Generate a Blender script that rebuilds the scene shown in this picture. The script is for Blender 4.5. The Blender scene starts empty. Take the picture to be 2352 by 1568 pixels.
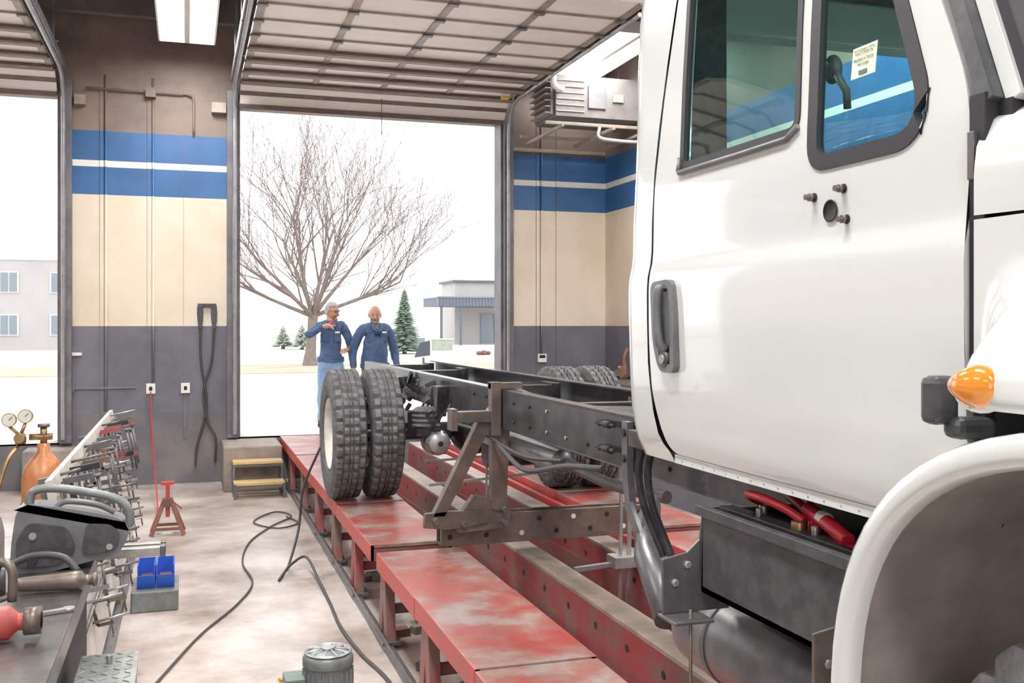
import bpy, bmesh, math, random, copy
from mathutils import Vector, Matrix, noise
from mathutils.geometry import delaunay_2d_cdt
random.seed(7)
S=bpy.context.scene
COL=S.collection
# ---------------------------------------------------------------- materials
def mat(name,c1,c2=None,rough=.5,metal=0,scale=5,bump=0,spec=.5,lo=.4,hi=.62,emit=0,coat=0,stretch=None,c3=None):
    m=bpy.data.materials.new(name); m.use_nodes=True
    nt=m.node_tree; N=nt.nodes; L=nt.links; b=N['Principled BSDF']
    b.inputs['Base Color'].default_value=(*c1,1); b.inputs['Roughness'].default_value=rough
    b.inputs['Metallic'].default_value=metal
    b.inputs['Specular IOR Level'].default_value=spec
    b.inputs['Coat Weight'].default_value=coat
    b.inputs['Coat Roughness'].default_value=.04
    if emit:
        b.inputs['Emission Color'].default_value=(*c1,1); b.inputs['Emission Strength'].default_value=emit
    if c2 is not None or bump:
        tc=N.new('ShaderNodeTexCoord'); mp=N.new('ShaderNodeMapping'); no=N.new('ShaderNodeTexNoise')
        no.inputs['Scale'].default_value=scale; no.inputs['Detail'].default_value=8; no.inputs['Roughness'].default_value=.65
        if stretch: mp.inputs['Scale'].default_value=stretch
        L.new(tc.outputs['Object'],mp.inputs[0]); L.new(mp.outputs[0],no.inputs['Vector'])
        if c2 is not None:
            r=N.new('ShaderNodeValToRGB'); r.color_ramp.elements[0].position=lo; r.color_ramp.elements[1].position=hi
            r.color_ramp.elements[0].color=(*c1,1); r.color_ramp.elements[1].color=(*c2,1)
            if c3 is not None:
                e=r.color_ramp.elements.new((lo+hi)/2+.01); e.color=(*c3,1)
            L.new(no.outputs['Fac'],r.inputs[0]); L.new(r.outputs[0],b.inputs['Base Color'])
        if bump:
            bp=N.new('ShaderNodeBump'); bp.inputs['Strength'].default_value=bump; bp.inputs['Distance'].default_value=.02
            L.new(no.outputs['Fac'],bp.inputs['Height']); L.new(bp.outputs[0],b.inputs['Normal'])
    return m
def glassmat(name,tint):
    m=bpy.data.materials.new(name); m.use_nodes=True; nt=m.node_tree; N=nt.nodes; L=nt.links
    N.remove(N['Principled BSDF']); o=N['Material Output']
    t=N.new('ShaderNodeBsdfTransparent'); t.inputs[0].default_value=(*tint,1)
    g=N.new('ShaderNodeBsdfGlossy'); g.inputs['Roughness'].default_value=.02
    lw=N.new('ShaderNodeLayerWeight'); lw.inputs[0].default_value=.5
    pw=N.new('ShaderNodeMath'); pw.operation='POWER'; pw.inputs[1].default_value=4
    ml=N.new('ShaderNodeMath'); ml.operation='MULTIPLY_ADD'; ml.inputs[1].default_value=.75; ml.inputs[2].default_value=.09
    mx=N.new('ShaderNodeMixShader'); L.new(lw.outputs['Facing'],pw.inputs[0]); L.new(pw.outputs[0],ml.inputs[0]); L.new(ml.outputs[0],mx.inputs[0]); L.new(t.outputs[0],mx.inputs[1]); L.new(g.outputs[0],mx.inputs[2])
    L.new(mx.outputs[0],o.inputs[0]); return m
M={}
M['cream']=mat('paint_cream',(.80,.70,.57),(.72,.61,.47),.55,scale=1.2,bump=.05)
M['blue']=mat('paint_blue',(.022,.11,.30),(.016,.08,.23),.5,scale=2)
M['white']=mat('paint_white',(.85,.83,.78),(.75,.72,.66),.5,scale=3)
M['slate']=mat('paint_slate',(.14,.14,.17),(.10,.10,.12),.5,scale=1.5,bump=.1)
M['slatelow']=mat('paint_slate_worn',(.11,.105,.12),(.20,.17,.155),.6,scale=1.6,bump=.15,lo=.45,hi=.7)
M['brown']=mat('upper_wall_dim_brown',(.21,.155,.125),(.14,.105,.09),.6,scale=1.5)  # dimness of the cream upper wall, put into the colour as brown
M['floor']=mat('floor_concrete',(.25,.195,.165),(.64,.57,.53),.28,scale=1.5,bump=.14,lo=.35,hi=.64,c3=(.47,.395,.35))
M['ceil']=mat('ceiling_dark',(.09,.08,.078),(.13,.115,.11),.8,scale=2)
M['steel']=mat('steel_dark',(.12,.12,.13),(.19,.18,.18),.4,.6,scale=6)
M['galv']=mat('steel_galvanised',(.45,.45,.46),(.33,.33,.34),.4,.7,scale=8)
M['jamb']=mat('jamb_grey',(.11,.11,.13),(.18,.17,.18),.5,.3,scale=3)
M['doorp']=mat('overhead_panel_white',(.95,.92,.88),(.84,.79,.73),.5,scale=.9)
M['strut']=mat('strut_brown',(.11,.088,.078),(.17,.135,.12),.5,.2,scale=5)
M['stile']=mat('stile_tan',(.36,.30,.25),(.26,.21,.175),.5,.2,scale=5)
M['truck']=mat('truck_white_paint',(.70,.72,.715),None,.15,coat=1)
M['rubber']=mat('tyre_rubber',(.05,.05,.055),(.115,.113,.113),.65,scale=14,bump=.15)
M['blackpl']=mat('black_plastic',(.032,.032,.037),(.06,.06,.065),.38,scale=20)
M['seal']=mat('rubber_seal',(.020,.020,.024),None,.6,spec=.3)
M['chassis']=mat('chassis_black',(.04,.04,.047),(.10,.095,.10),.26,.5,scale=7,lo=.45,hi=.7)
M['tank']=mat('tank_grey',(.08,.08,.09),(.16,.155,.16),.32,.5,scale=4,bump=.05)
M['rim']=mat('rim_white',(.74,.72,.66),(.57,.54,.48),.4,scale=9)
M['deck']=mat('deck_red_worn',(.36,.055,.045),(.35,.27,.245),.34,.15,scale=2.6,bump=.16,lo=.40,hi=.60,c3=(.33,.135,.115))
M['red']=mat('red_paint',(.48,.04,.036),(.30,.07,.06),.42,scale=5,lo=.45,hi=.65)
M['redw']=mat('red_paint_rusty',(.27,.036,.04),(.17,.10,.085),.5,scale=3.0,bump=.1,lo=.42,hi=.6)
M['beamtop']=mat('beam_top_worn',(.40,.32,.26),(.26,.20,.17),.5,.2,scale=4)
M['rust']=mat('steel_brown',(.21,.165,.14),(.13,.105,.09),.42,.6,scale=7,bump=.1)
M['rusty']=mat('rusty_red',(.26,.10,.06),(.16,.08,.06),.6,.3,scale=9)
M['yellow']=mat('safety_yellow',(.85,.50,.03),(.65,.38,.05),.5,scale=8)
M['tread']=mat('stair_tread',(.62,.42,.14),(.50,.36,.2),.55,scale=9)
M['orange']=mat('bottle_orange',(.50,.18,.06),(.38,.13,.05),.35,scale=7)
M['amber']=mat('amber_lens',(.78,.25,.025),None,.12,coat=1)
M['concrete']=mat('concrete_step',(.30,.25,.21),(.20,.17,.15),.7,scale=5,bump=.2)
M['board']=mat('rack_board',(.70,.64,.58),(.52,.46,.41),.6,scale=3)
M['bench']=mat('bench_steel',(.08,.077,.08),(.20,.18,.165),.33,.7,scale=4,bump=.06)
M['greypl']=mat('grey_plastic',(.10,.105,.11),(.14,.14,.145),.4,scale=15)
M['alu']=mat('aluminium',(.50,.48,.45),(.36,.34,.32),.35,.8,scale=10)
M['brass']=mat('brass',(.45,.30,.12),(.30,.2,.1),.35,.9,scale=10)
M['bin']=mat('bin_blue',(.02,.10,.62),None,.4)
M['cable']=mat('cable_rubber',(.04,.038,.04),None,.5)
M['redcable']=mat('red_cable',(.50,.015,.03),None,.35)
M['green']=mat('motor_green',(.10,.15,.13),(.15,.2,.18),.45,.2,scale=9)
M['motorgrey']=mat('motor_grey',(.22,.24,.24),(.15,.16,.16),.45,.3,scale=9)
M['heater']=mat('heater_grey',(.17,.16,.155),(.13,.12,.115),.6,.1,scale=4)
M['liner']=mat('liner_grey',(.36,.33,.30),(.21,.19,.175),.5,scale=2.5,bump=.1)
M['denim']=mat('denim',(.22,.36,.55),(.16,.27,.43),.9,scale=30)
M['navy']=mat('navy_cloth',(.040,.075,.16),(.06,.105,.21),.85,scale=16)
M['skin']=mat('skin',(.52,.27,.19),(.46,.22,.15),.5,scale=30)
M['hairg']=mat('hair_grey',(.40,.38,.37),(.27,.25,.245),.8,scale=60)
M['dark']=mat('dark_hole',(.012,.012,.013),None,.8)
M['bark']=mat('bark',(.25,.20,.18),(.18,.14,.13),.9,scale=8)
M['needle']=mat('spruce_needle',(.13,.20,.14),(.21,.28,.21),.9,scale=3)
M['shrub']=mat('shrub_hazed',(.28,.34,.26),(.38,.43,.35),.9,scale=3)  # lightened to imitate outdoor haze in the colour itself
M['ground']=mat('ground_pale_concrete',(.60,.575,.55),(.70,.67,.65),.8,scale=.6)
M['grass']=mat('grass_winter',(.40,.36,.25),(.50,.46,.34),.9,scale=.8)
M['bldg']=mat('building_white',(.46,.44,.43),(.42,.40,.39),.8,scale=.4)
M['awning']=mat('awning_slate',(.10,.12,.15),None,.6)
M['winext']=mat('building_window',(.20,.24,.28),None,.25)
M['tube']=mat('lamp_tube',(1,.98,.94),None,.5,emit=5)
M['lampwhite']=mat('lamp_white',(.8,.78,.74),None,.5)
M['glass']=glassmat('cab_glass',(.60,.86,.82))
M['seat']=mat('seat_cloth',(.10,.10,.105),(.14,.14,.145),.9,scale=30)
M['paper']=mat('sticker_cream',(.72,.76,.58),None,.6)
M['ink']=mat('sticker_ink',(.04,.06,.05),None,.6)
M['diamond']=mat('diamond_plate',(.42,.44,.42),(.30,.32,.31),.35,.8,scale=12)
M['lens']=mat('gauge_face',(.75,.73,.66),None,.25)
# ---------------------------------------------------------------- mesh builder
def catmull(pts,n=6):
    pts=[Vector(p) for p in pts]; out=[]
    P=[2*pts[0]-pts[1]]+pts+[2*pts[-1]-pts[-2]]
    for i in range(1,len(P)-2):
        for k in range(n):
            t=k/n; a,b,c,d=P[i-1],P[i],P[i+1],P[i+2]
            out.append(.5*((2*b)+(c-a)*t+(2*a-5*b+4*c-d)*t*t+(3*b-a-3*c+d)*t**3))
    out.append(pts[-1]); return out
class MB:
    def __init__(s): s.v=[];s.f=[];s.mi=[];s.sm=[];s.mats=[];s.M=None;s.nrm={}
    def m(s,mt):
        if isinstance(mt,str): mt=M[mt]
        if mt not in s.mats: s.mats.append(mt)
        return s.mats.index(mt)
    def add(s,vs,fs,mt,smooth=False):
        o=len(s.v)
        if s.M is not None: vs=[s.M@Vector(v) for v in vs]
        s.v+=[tuple(v) for v in vs]; k=s.m(mt)
        for f in fs: s.f.append([i+o for i in f]); s.mi.append(k); s.sm.append(smooth)
        return o
    def box(s,x0,x1,y0,y1,z0,z1,mt):
        if x0>x1: x0,x1=x1,x0
        vs=[(x,y,z) for x in (x0,x1) for y in (y0,y1) for z in (z0,z1)]
        s.add(vs,[(0,1,3,2),(4,6,7,5),(0,4,5,1),(2,3,7,6),(0,2,6,4),(1,5,7,3)],mt)
    def beam(s,p,q,w,h,mt,up=(0,0,1)):
        p=Vector(p);q=Vector(q);d=(q-p).normalized();u=Vector(up)
        if abs(d.dot(u))>.98: u=Vector((0,1,0))
        a=d.cross(u).normalized()*w/2; b=a.cross(d).normalized()*h/2
        vs=[e+i*a+j*b for e in (p,q) for i in (-1,1) for j in (-1,1)]
        s.add(vs,[(0,1,3,2),(4,6,7,5),(0,4,5,1),(2,3,7,6),(0,2,6,4),(1,5,7,3)],mt)
    def tube(s,pts,r,mt,n=8,sm=0,caps=True):
        if sm: 
            if isinstance(r,(list,tuple)): sm=0
            else: pts=catmull(pts,sm)
        pts=[Vector(p) for p in pts]; k=len(pts)
        R=r if isinstance(r,(list,tuple)) else [r]*k
        d=(pts[1]-pts[0]).normalized(); u=Vector((0,0,1)) if abs(d.z)<.9 else Vector((0,1,0))
        a=d.cross(u).normalized(); vs=[]
        for i in range(k):
            d=(pts[min(i+1,k-1)]-pts[max(i-1,0)]).normalized()
            a=(a-d*a.dot(d)).normalized(); b=d.cross(a)
            for j in range(n):
                t=2*math.pi*j/n; vs.append(pts[i]+(a*math.cos(t)+b*math.sin(t))*R[i])
        fs=[(i*n+j,i*n+(j+1)%n,(i+1)*n+(j+1)%n,(i+1)*n+j) for i in range(k-1) for j in range(n)]
        s.add(vs,fs,mt,True)
        if caps:
            s.add(vs[:n],[tuple(range(n))],mt); s.add(vs[-n:],[tuple(range(n))],mt)
    def cyl(s,p,q,r,mt,r2=None,n=20): s.tube([p,q],[r,r if r2 is None else r2],mt,n)
    def prism(s,pts,axis,a,b,mt):
        def q(c,w): 
            return (w,c[0],c[1]) if axis=='x' else ((c[0],w,c[1]) if axis=='y' else (c[0],c[1],w))
        n=len(pts); vs=[q(c,a) for c in pts]+[q(c,b) for c in pts]
        s.add(vs,[tuple(range(n)),tuple(range(2*n-1,n-1,-1))]+[(i,(i+1)%n,n+(i+1)%n,n+i) for i in range(n)],mt)
    def rev(s,prof,o,mt,axis='x',n=32,rf=None,smooth=True):
        o=Vector(o); vs=[]
        for j in range(n):
            t=2*math.pi*j/n
            for i,(w,r) in enumerate(prof):
                if rf: r=rf(i,j,r)
                c,sn=math.cos(t)*r,math.sin(t)*r
                vs.append(o+Vector((w,c,sn) if axis=='x' else ((c,w,sn) if axis=='y' else (c,sn,w))))
        k=len(prof); fs=[]
        for j in range(n):
            j2=(j+1)%n
            for i in range(k-1): fs.append((j*k+i,j*k+i+1,j2*k+i+1,j2*k+i))
        s.add(vs,fs,mt,smooth)
    def sph(s,c,r,mt,n=16,keep=None,deform=None):
        if not isinstance(r,(tuple,list)): r=(r,r,r)
        vs=[];m_=n//2
        for i in range(m_+1):
            ph=math.pi*i/m_
            for j in range(n):
                t=2*math.pi*j/n
                p=Vector((math.sin(ph)*math.cos(t)*r[0],math.sin(ph)*math.sin(t)*r[1],math.cos(ph)*r[2]))
                if deform: p=deform(p)
                vs.append(p+Vector(c))
        fs=[]
        for i in range(m_):
            for j in range(n):
                f=(i*n+j,(i+1)*n+j,(i+1)*n+(j+1)%n,i*n+(j+1)%n)
                if keep:
                    cc=sum((vs[k] for k in f),Vector())/4-Vector(c)
                    if not keep(cc): continue
                fs.append(f)
        s.add(vs,fs,mt,True)
    def build(s,name,parent=None,bevel=0,merge=True):
        me=bpy.data.meshes.new(name); me.from_pydata(s.v,[],s.f)
        for mt in s.mats: me.materials.append(mt)
        me.polygons.foreach_set('material_index',s.mi); me.polygons.foreach_set('use_smooth',s.sm)
        if merge:
            bm=bmesh.new(); bm.from_mesh(me)
            bmesh.ops.remove_doubles(bm,verts=bm.verts,dist=1e-5)
            bmesh.ops.recalc_face_normals(bm,faces=bm.faces); bm.to_mesh(me); bm.free()
        elif s.nrm:
            me.update()
            me.normals_split_custom_set_from_vertices([s.nrm.get(i,tuple(v.normal)) for i,v in enumerate(me.vertices)])
        ob=bpy.data.objects.new(name,me); COL.objects.link(ob)
        if parent: ob.parent=parent
        if bevel:
            b=ob.modifiers.new('bevel','BEVEL'); b.width=bevel; b.segments=2; b.limit_method='ANGLE'; b.angle_limit=.7
        return ob
def empty(name,loc=(0,0,0)):
    e=bpy.data.objects.new(name,None); e.location=loc; e.empty_display_size=.2; COL.objects.link(e); return e
FZ=-.57; YW=13.66; XR=5.83; XL=-9.0; YB=-6.0; CZ=5.5
# ---------------------------------------------------------------- room
b=MB(); b.box(XL-.3,XR+.3,YB-.3,YW+.3,FZ-.2,FZ,'floor'); b.build('floor')
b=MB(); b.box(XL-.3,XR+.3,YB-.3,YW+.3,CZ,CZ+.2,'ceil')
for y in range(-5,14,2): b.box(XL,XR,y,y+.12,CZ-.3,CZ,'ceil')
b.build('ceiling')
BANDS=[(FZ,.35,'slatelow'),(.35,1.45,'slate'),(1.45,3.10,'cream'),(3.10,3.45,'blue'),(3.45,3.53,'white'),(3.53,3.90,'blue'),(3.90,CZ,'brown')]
DO=[(-5.13,-1.50),(.63,4.25)]
def ywall(name,y0,y1):
    b=MB()
    segs=[(XL-.3,DO[0][0]),(DO[0][1],DO[1][0]),(DO[1][1],XR+.3)]
    for x0,x1 in segs:
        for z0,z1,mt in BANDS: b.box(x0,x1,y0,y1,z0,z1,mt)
    for x0,x1 in DO:
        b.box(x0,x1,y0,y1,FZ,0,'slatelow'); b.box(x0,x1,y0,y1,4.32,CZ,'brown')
    b.build(name,merge=False)
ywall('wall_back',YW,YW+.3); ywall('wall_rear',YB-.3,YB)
for nm,x0,x1 in (('wall_right',XR,XR+.3),('wall_left',XL-.3,XL)):
    b=MB()
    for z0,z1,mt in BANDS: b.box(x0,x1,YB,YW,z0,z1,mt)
    b.build(nm,merge=False)
b=MB()
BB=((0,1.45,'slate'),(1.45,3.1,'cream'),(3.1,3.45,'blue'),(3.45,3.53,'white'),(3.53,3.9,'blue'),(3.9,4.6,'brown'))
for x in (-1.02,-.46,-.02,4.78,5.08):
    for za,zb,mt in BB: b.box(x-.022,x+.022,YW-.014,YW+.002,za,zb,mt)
    b.box(x-.026,x-.022,YW-.004,YW+.002,0,4.6,'strut')
for x,z0 in ((-1.02,.1),(-.46,.72),(4.78,1.05)):
    for za,zb,mt in BB:
        if zb>z0: b.cyl((x+.05,YW-.03,max(za,z0)),(x+.05,YW-.03,zb),.014,mt if mt!='white' else 'cream',n=8)
b.build('wall_conduit')
b=MB()
for x,z in ((-.44,.66),(-.02,.66)): 
    b.box(x-.055,x+.055,YW-.05,YW,z-.07,z+.06,'lampwhite'); b.box(x-.02,x+.02,YW-.055,YW-.04,z-.03,z+.02,'dark')
b.box(4.77,4.9,YW-.05,YW,.93,1.05,'lampwhite'); b.box(4.79,4.88,YW-.055,YW-.045,.99,1.035,'dark')
b.box(-1.37,-1.25,YW-.05,YW,1.08,1.12,'lampwhite')
b.cyl((-1.35,YW-.04,.67),(-.62,YW-.04,.67),.014,'slate',n=8); b.cyl((-1.35,YW-.04,.62),(-1.35,YW-.04,.72),.02,'slate',n=8)
b.build('wall_outlet',bevel=.006)
b=MB()
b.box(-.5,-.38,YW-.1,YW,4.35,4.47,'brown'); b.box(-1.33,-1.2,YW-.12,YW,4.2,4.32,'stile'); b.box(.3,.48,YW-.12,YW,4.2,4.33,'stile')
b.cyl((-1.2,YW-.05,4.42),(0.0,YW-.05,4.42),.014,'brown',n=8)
b.tube([(0.0,YW-.05,4.42),(.06,YW-.05,4.40),(.08,YW-.05,4.3),(.08,YW-.05,3.92)],.014,'brown',sm=4)
b.build('junction_box')
b=MB()
b.beam((.13,YW-.03,1.72),(.36,YW-.03,1.72),.05,.04,'blackpl')
for x in (.16,.33):
    b.prism([(x-.035,1.71),(x+.035,1.71),(x+.04,1.62),(x+.03,1.5),(x+.015,1.42),(x-.015,1.42),(x-.03,1.5),(x-.04,1.62)],'y',YW-.08,YW-.04,'blackpl')
b.tube([(.16,YW-.06,1.45),(.17,YW-.05,1.0),(.24,YW-.05,.5),(.2,YW-.05,.2),(.12,YW-.05,-.1),(.1,YW-.05,-.35)],.016,'cable',sm=6)
b.tube([(.33,YW-.06,1.45),(.3,YW-.05,1.0),(.2,YW-.05,.6),(.26,YW-.05,.2),(.35,YW-.05,0),(.34,YW-.05,-.3)],.016,'cable',sm=6)
b.build('jumper_cable',bevel=.004)
# ---------------------------------------------------------------- door frames + overhead doors
def overhead(x0,x1,nm,ys,yend,zt=4.56):
    b=MB()
    for x,d in ((x0,-1),(x1,1)):
        b.box(x,x+.14*d,ys-.10,ys-.001,0,4.5,'jamb')
        b.box(x,x-.03*d,ys-.02,ys+.3,0,4.32,'jamb')
        xt=x+.05*d
        b.tube([(xt,ys-.14,0.05),(xt,ys-.14,4.1),(xt,ys-.18,4.35),(xt,ys-.35,4.52),(xt,ys-.6,zt),(xt,yend,zt)],.028,'galv',n=6)
        b.beam((xt+.04*d,ys-.3,zt+.05),(xt+.04*d,yend,zt+.05),.02,.09,'jamb')
        for yy in (ys-1.5,ys-3,yend+.2): b.beam((xt+.04*d,yy,zt),(xt+.04*d,yy,CZ),.03,.04,'jamb')
    b.box(x0-.14,x1+.14,ys-.06,ys-.002,4.30,4.38,'jamb')
    b.cyl((x0,ys-.15,4.95),(x1,ys-.15,4.95),.02,'galv'); b.cyl((x0+.4,ys-.15,4.95),(x0+1.4,ys-.15,4.95),.06,'steel'); b.cyl((x1-1.4,ys-.15,4.95),(x1-.4,ys-.15,4.95),.06,'steel')
    b.build('door_frame',bevel=.004)
    b=MB(); y=ys-.42; sec=.545; n=8
    for i in range(n):
        ya=y-i*sec; yb=ya-sec+.012
        b.box(x0+.02,x1-.02,yb,ya,zt+.01,zt+.055,'doorp')
        b.box(x0+.02,x1-.02,ya-.03,ya,zt-.01,zt+.01,'strut' if i<4 else 'stile')
        if i<4: b.box(x0+.02,x1-.02,ya-.10,ya-.03,zt-.055,zt+.01,'strut'); b.box(x0+.02,x1-.02,ya-.12,ya-.10,zt-.055,zt-.03,'stile')
        k=4
        for j in range(k+1):
            xs=x0+.06+(x1-x0-.12)*j/k
            b.box(xs-.035,xs+.035,yb,ya,zt-.006,zt+.012,'stile')
            b.box(xs-.05,xs+.05,ya-.04,ya+.03,zt-.03,zt-.005,'steel')
            b.cyl((xs-.055,ya,zt-.02),(xs+.055,ya,zt-.02),.012,'steel',n=8)
    xm=(x0+x1)/2; W=x1-x0-.04
    b.beam((xm,ys-.42,zt+.02),(xm,ys-.22,4.45),W,.04,'doorp'); b.beam((xm,ys-.22,4.45),(xm,ys-.12,4.31),W,.04,'doorp')
    b.beam((xm,ys-.27,zt-.08),(xm,ys-.22,4.44),W,.05,'strut')
    b.beam((xm,ys-.15,4.33),(xm,ys-.12,4.28),W,.06,'strut')
    b.build(nm)
overhead(*DO[1],'door_2',YW,9.2); overhead(*DO[0],'door_1',YW,9.2)
b=MB(); b.cyl((2.47,YW-.3,4.5),(2.47,YW-.3,4.0),.004,'cable',n=6); b.box(4.02,4.12,12.9,13.0,4.5,4.53,'yellow'); b.build('pull_cord')
# ---------------------------------------------------------------- fluorescent fixtures and added fill copies
def fixture(x,y,pw=150,L=2.3):
    e=MB(); z=4.9; w=.32
    e.box(x-w,x+w,y-L/2,y+L/2,z+.06,z+.13,'lampwhite')
    for s in(-1,1):
        e.beam((x+s*w,y-L/2,z+.03),(x+s*w,y+L/2,z+.03),.02,.08,'lampwhite'); 
        e.beam((x-w,y+s*L/2,z+.03),(x+w,y+s*L/2,z+.03),.02,.08,'lampwhite')
        for yy in(-.8,.8): e.cyl((x+s*.25,y+yy,z+.1),(x+s*.25,y+yy,CZ),.006,'steel',n=6)
    for xx in(-.2,-.12,.12,.2): e.cyl((x+xx,y-L/2+.03,z+.01),(x+xx,y+L/2-.03,z+.01),.016,'tube',n=8)
    e.box(x-.03,x+.03,y-L/2,y+L/2,z-.01,z+.05,'lampwhite')
    o=e.build('fluorescent_or_fill_light')
    l=bpy.data.lights.new('fixture_glow','AREA'); l.shape='RECTANGLE'; l.size=.56; l.size_y=L-.1; l.energy=pw; l.color=(1,.985,.965)
    lo=bpy.data.objects.new('fixture_glow',l); lo.location=(x,y,z+.05); COL.objects.link(lo); lo.parent=o
for y,p in ((11.75,175),(7.0,310),(2.3,295),(-2.5,255)):  # nearer rows and the left column are unseen, added as fill light
    fixture(0.0,y,p); fixture(5.12,y+(.25 if y>11 else 0),p)
    fixture(-5.0,y,p)
# ---------------------------------------------------------------- unit heater + strut frame
b=MB()
b.box(4.55,5.75,12.3,13.1,4.18,4.72,'heater')
b.box(4.5,4.56,12.35,13.0,4.2,4.7,'heater')
for i in range(6): b.box(4.42,4.5,12.35,12.98,4.22+i*.08,4.235+i*.08,'stile'); b.box(4.56,4.95,12.285,12.3,4.24+i*.08,4.255+i*.08,'stile')
b.box(5.0,5.25,12.27,12.3,4.3,4.6,'jamb'); b.box(5.35,5.5,12.27,12.3,4.4,4.5,'stile')
b.tube([(4.62,12.2,4.5),(4.5,12.2,4.55),(4.48,12.2,4.7),(4.48,12.2,5.4)],.045,'lampwhite',sm=4)
for y in (12.0,13.0): b.beam((4.3,y,4.02),(5.8,y,4.02),.04,.04,'stile')
for x in (4.5,5.2,5.7): b.beam((x,11.9,3.98),(x,13.3,3.98),.04,.04,'stile')
b.beam((4.4,YW-.04,3.95),(5.8,YW-.04,3.95),.04,.05,'stile')
for x in(4.6,5.7): b.cyl((x,12.9,4.7),(x,12.9,CZ),.01,'galv',n=6)
b.tube([(5.0,11.9,3.98),(5.0,11.9,3.85),(5.3,11.9,3.82),(5.7,11.9,3.8),(5.74,11.9,3.6),(5.74,11.9,3.45)],.02,'lampwhite',sm=4)
b.build('unit_heater',bevel=.01)
# ---------------------------------------------------------------- step block and stair
b=MB(); b.box(.42,1.12,12.75,YW-.001,FZ,-.02,'concrete'); b.box(-1.87,-1.3,13.2,YW-.001,FZ,-.04,'concrete'); b.build('concrete_step',bevel=.02)
b=MB()
for i,(y0,z) in enumerate(((12.45,-.17),(12.15,-.38))):
    b.box(.52,1.1,y0,y0+.28,z-.035,z,'tread'); b.box(.52,1.1,y0,y0+.01,z-.06,z-.03,'steel')
for x in (.53,1.09):
    b.beam((x,12.15,FZ),(x,12.15,-.4),.03,.03,'steel'); b.beam((x,12.46,FZ),(x,12.46,-.2),.03,.03,'steel'); b.beam((x,12.72,FZ),(x,12.72,-.2),.03,.03,'steel')
    b.beam((x,12.15,-.41),(x,12.72,-.41),.03,.03,'steel'); b.beam((x,12.46,-.2),(x,12.72,-.2),.03,.03,'steel'); b.beam((x,12.15,FZ+.02),(x,12.72,FZ+.02),.03,.03,'steel')
b.build('step_stair')
# ---------------------------------------------------------------- frame rack
b=MB()
def runway(x0,x1):
    ys=[13.62,11.6,10.0,8.35,6.72,6.5,5.35,4.15,2.9,1.6,.3]
    for i in range(len(ys)-1):
        if i==4: continue
        z=0 if i%2==0 else -.006
        b.box(x0,x1,ys[i+1]+.006,ys[i]-.006,-.03+z,z,'deck')
        for x in (x0,x1-.02): b.box(x-.004,x+.024,ys[i+1]+.006,ys[i]-.006,-.11+z,z-.002,'red')
        b.box(x0,x1,ys[i+1]+.006,ys[i+1]+.03,-.11+z,-.02+z,'redw')
    for y in [.4,1.6,2.8,4.0,5.2,6.4,7.6,8.7,9.9,11.2,12.6]:
        for x in (x0+.05,x1-.05):
            b.prism([(y-.07,-.1),(y+.07,-.1),(y+.14,FZ+.05),(y+.05,FZ+.05),(y,-.30),(y-.05,FZ+.05),(y-.14,FZ+.05)],'x',x-.03,x+.03,'redw')
            b.box(x-.06,x+.06,y-.16,y+.16,FZ+.03,FZ+.055,'steel')
        b.beam((x0+.05,y,-.35),(x1-.05,y,-.35),.04,.06,'redw')
    for x in (x0+.03,x1-.03):
        b.box(x-.03,x+.03,.3,13.2,FZ,FZ+.03,'steel'); b.box(x-.03,x-.022,.3,13.2,FZ+.03,FZ+.08,'steel')
runway(1.17,1.73); runway(3.10,3.70)
for x0 in (2.16,2.78):
    b.box(x0,x0+.17,.2,13.1,-.10,-.08,'beamtop'); b.box(x0,x0+.17,.2,13.1,-.42,-.40,'redw')
    b.box(x0+.0,x0+.015,.2,13.1,-.40,-.10,'redw'); b.box(x0+.155,x0+.17,.2,13.1,-.4,-.1,'redw')
    y=1.0
    while y<13:
        b.cyl((x0-.002,y,-.2),(x0+.003,y,-.2),.022,'dark',n=12); y+=.42
for y in [.9,2.6,4.1,5.7,7.3,9.1,11.0,12.6]:
    b.box(1.75,3.08,y,y+.16,FZ+.02,-.42,'redw'); b.box(1.75,3.08,y-.03,y+.19,-.435,-.42,'beamtop')
b.box(3.02,3.06,.3,13.0,-.42,-.06,'red')
b.build('frame_rack',bevel=.004)
b=MB()
for i in range(40):
    x=random.choice([random.uniform(1.3,1.6),random.uniform(1.85,2.08),random.uniform(2.4,2.7)]); y=random.uniform(3.5,9)
    a=random.uniform(0,3.1); l=random.uniform(.06,.22)
    b.beam((x-l/2*math.cos(a),y-l/2*math.sin(a),FZ+.025),(x+l/2*math.cos(a),y+l/2*math.sin(a),FZ+.025),random.uniform(.03,.09),.05,random.choice(['rusty','steel','concrete','rust']))
b.build('scrap_metal')
# ---------------------------------------------------------------- cross tie and A-frame bracket
b=MB()
b.box(1.60,3.20,6.50,6.53,.0,.20,'rust'); b.box(1.60,3.20,6.62,6.64,.0,.20,'rust'); b.box(1.6,3.2,6.53,6.62,.0,.012,'rust')
for i in range(13):
    zz=.06+.09*(i%2); b.cyl((1.66+i*.125,6.497,zz),(1.66+i*.125,6.50,zz),.018,'lens' if i%3==1 else 'dark',n=12)
b.prism([(1.66,.14),(1.70,.10),(2.04,.12),(2.06,.24),(1.98,.30),(1.80,.34),(1.74,.26)],'y',6.42,6.49,'rust')
yA,yB=6.40,6.48
b.prism([(1.52,.22),(1.60,.22),(1.93,.83),(1.90,.90),(1.84,.86)],'y',yA,yB,'rust')
b.prism([(1.92,.25),(2.02,.22),(2.05,.95),(1.97,.98),(1.88,.88),(1.92,.80)],'y',yA,yB,'rust')
b.prism([(1.46,.15),(1.62,.13),(1.90,.16),(1.90,.24),(1.6,.25),(1.47,.24)],'y',yA,yB-.03,'rust')
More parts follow.
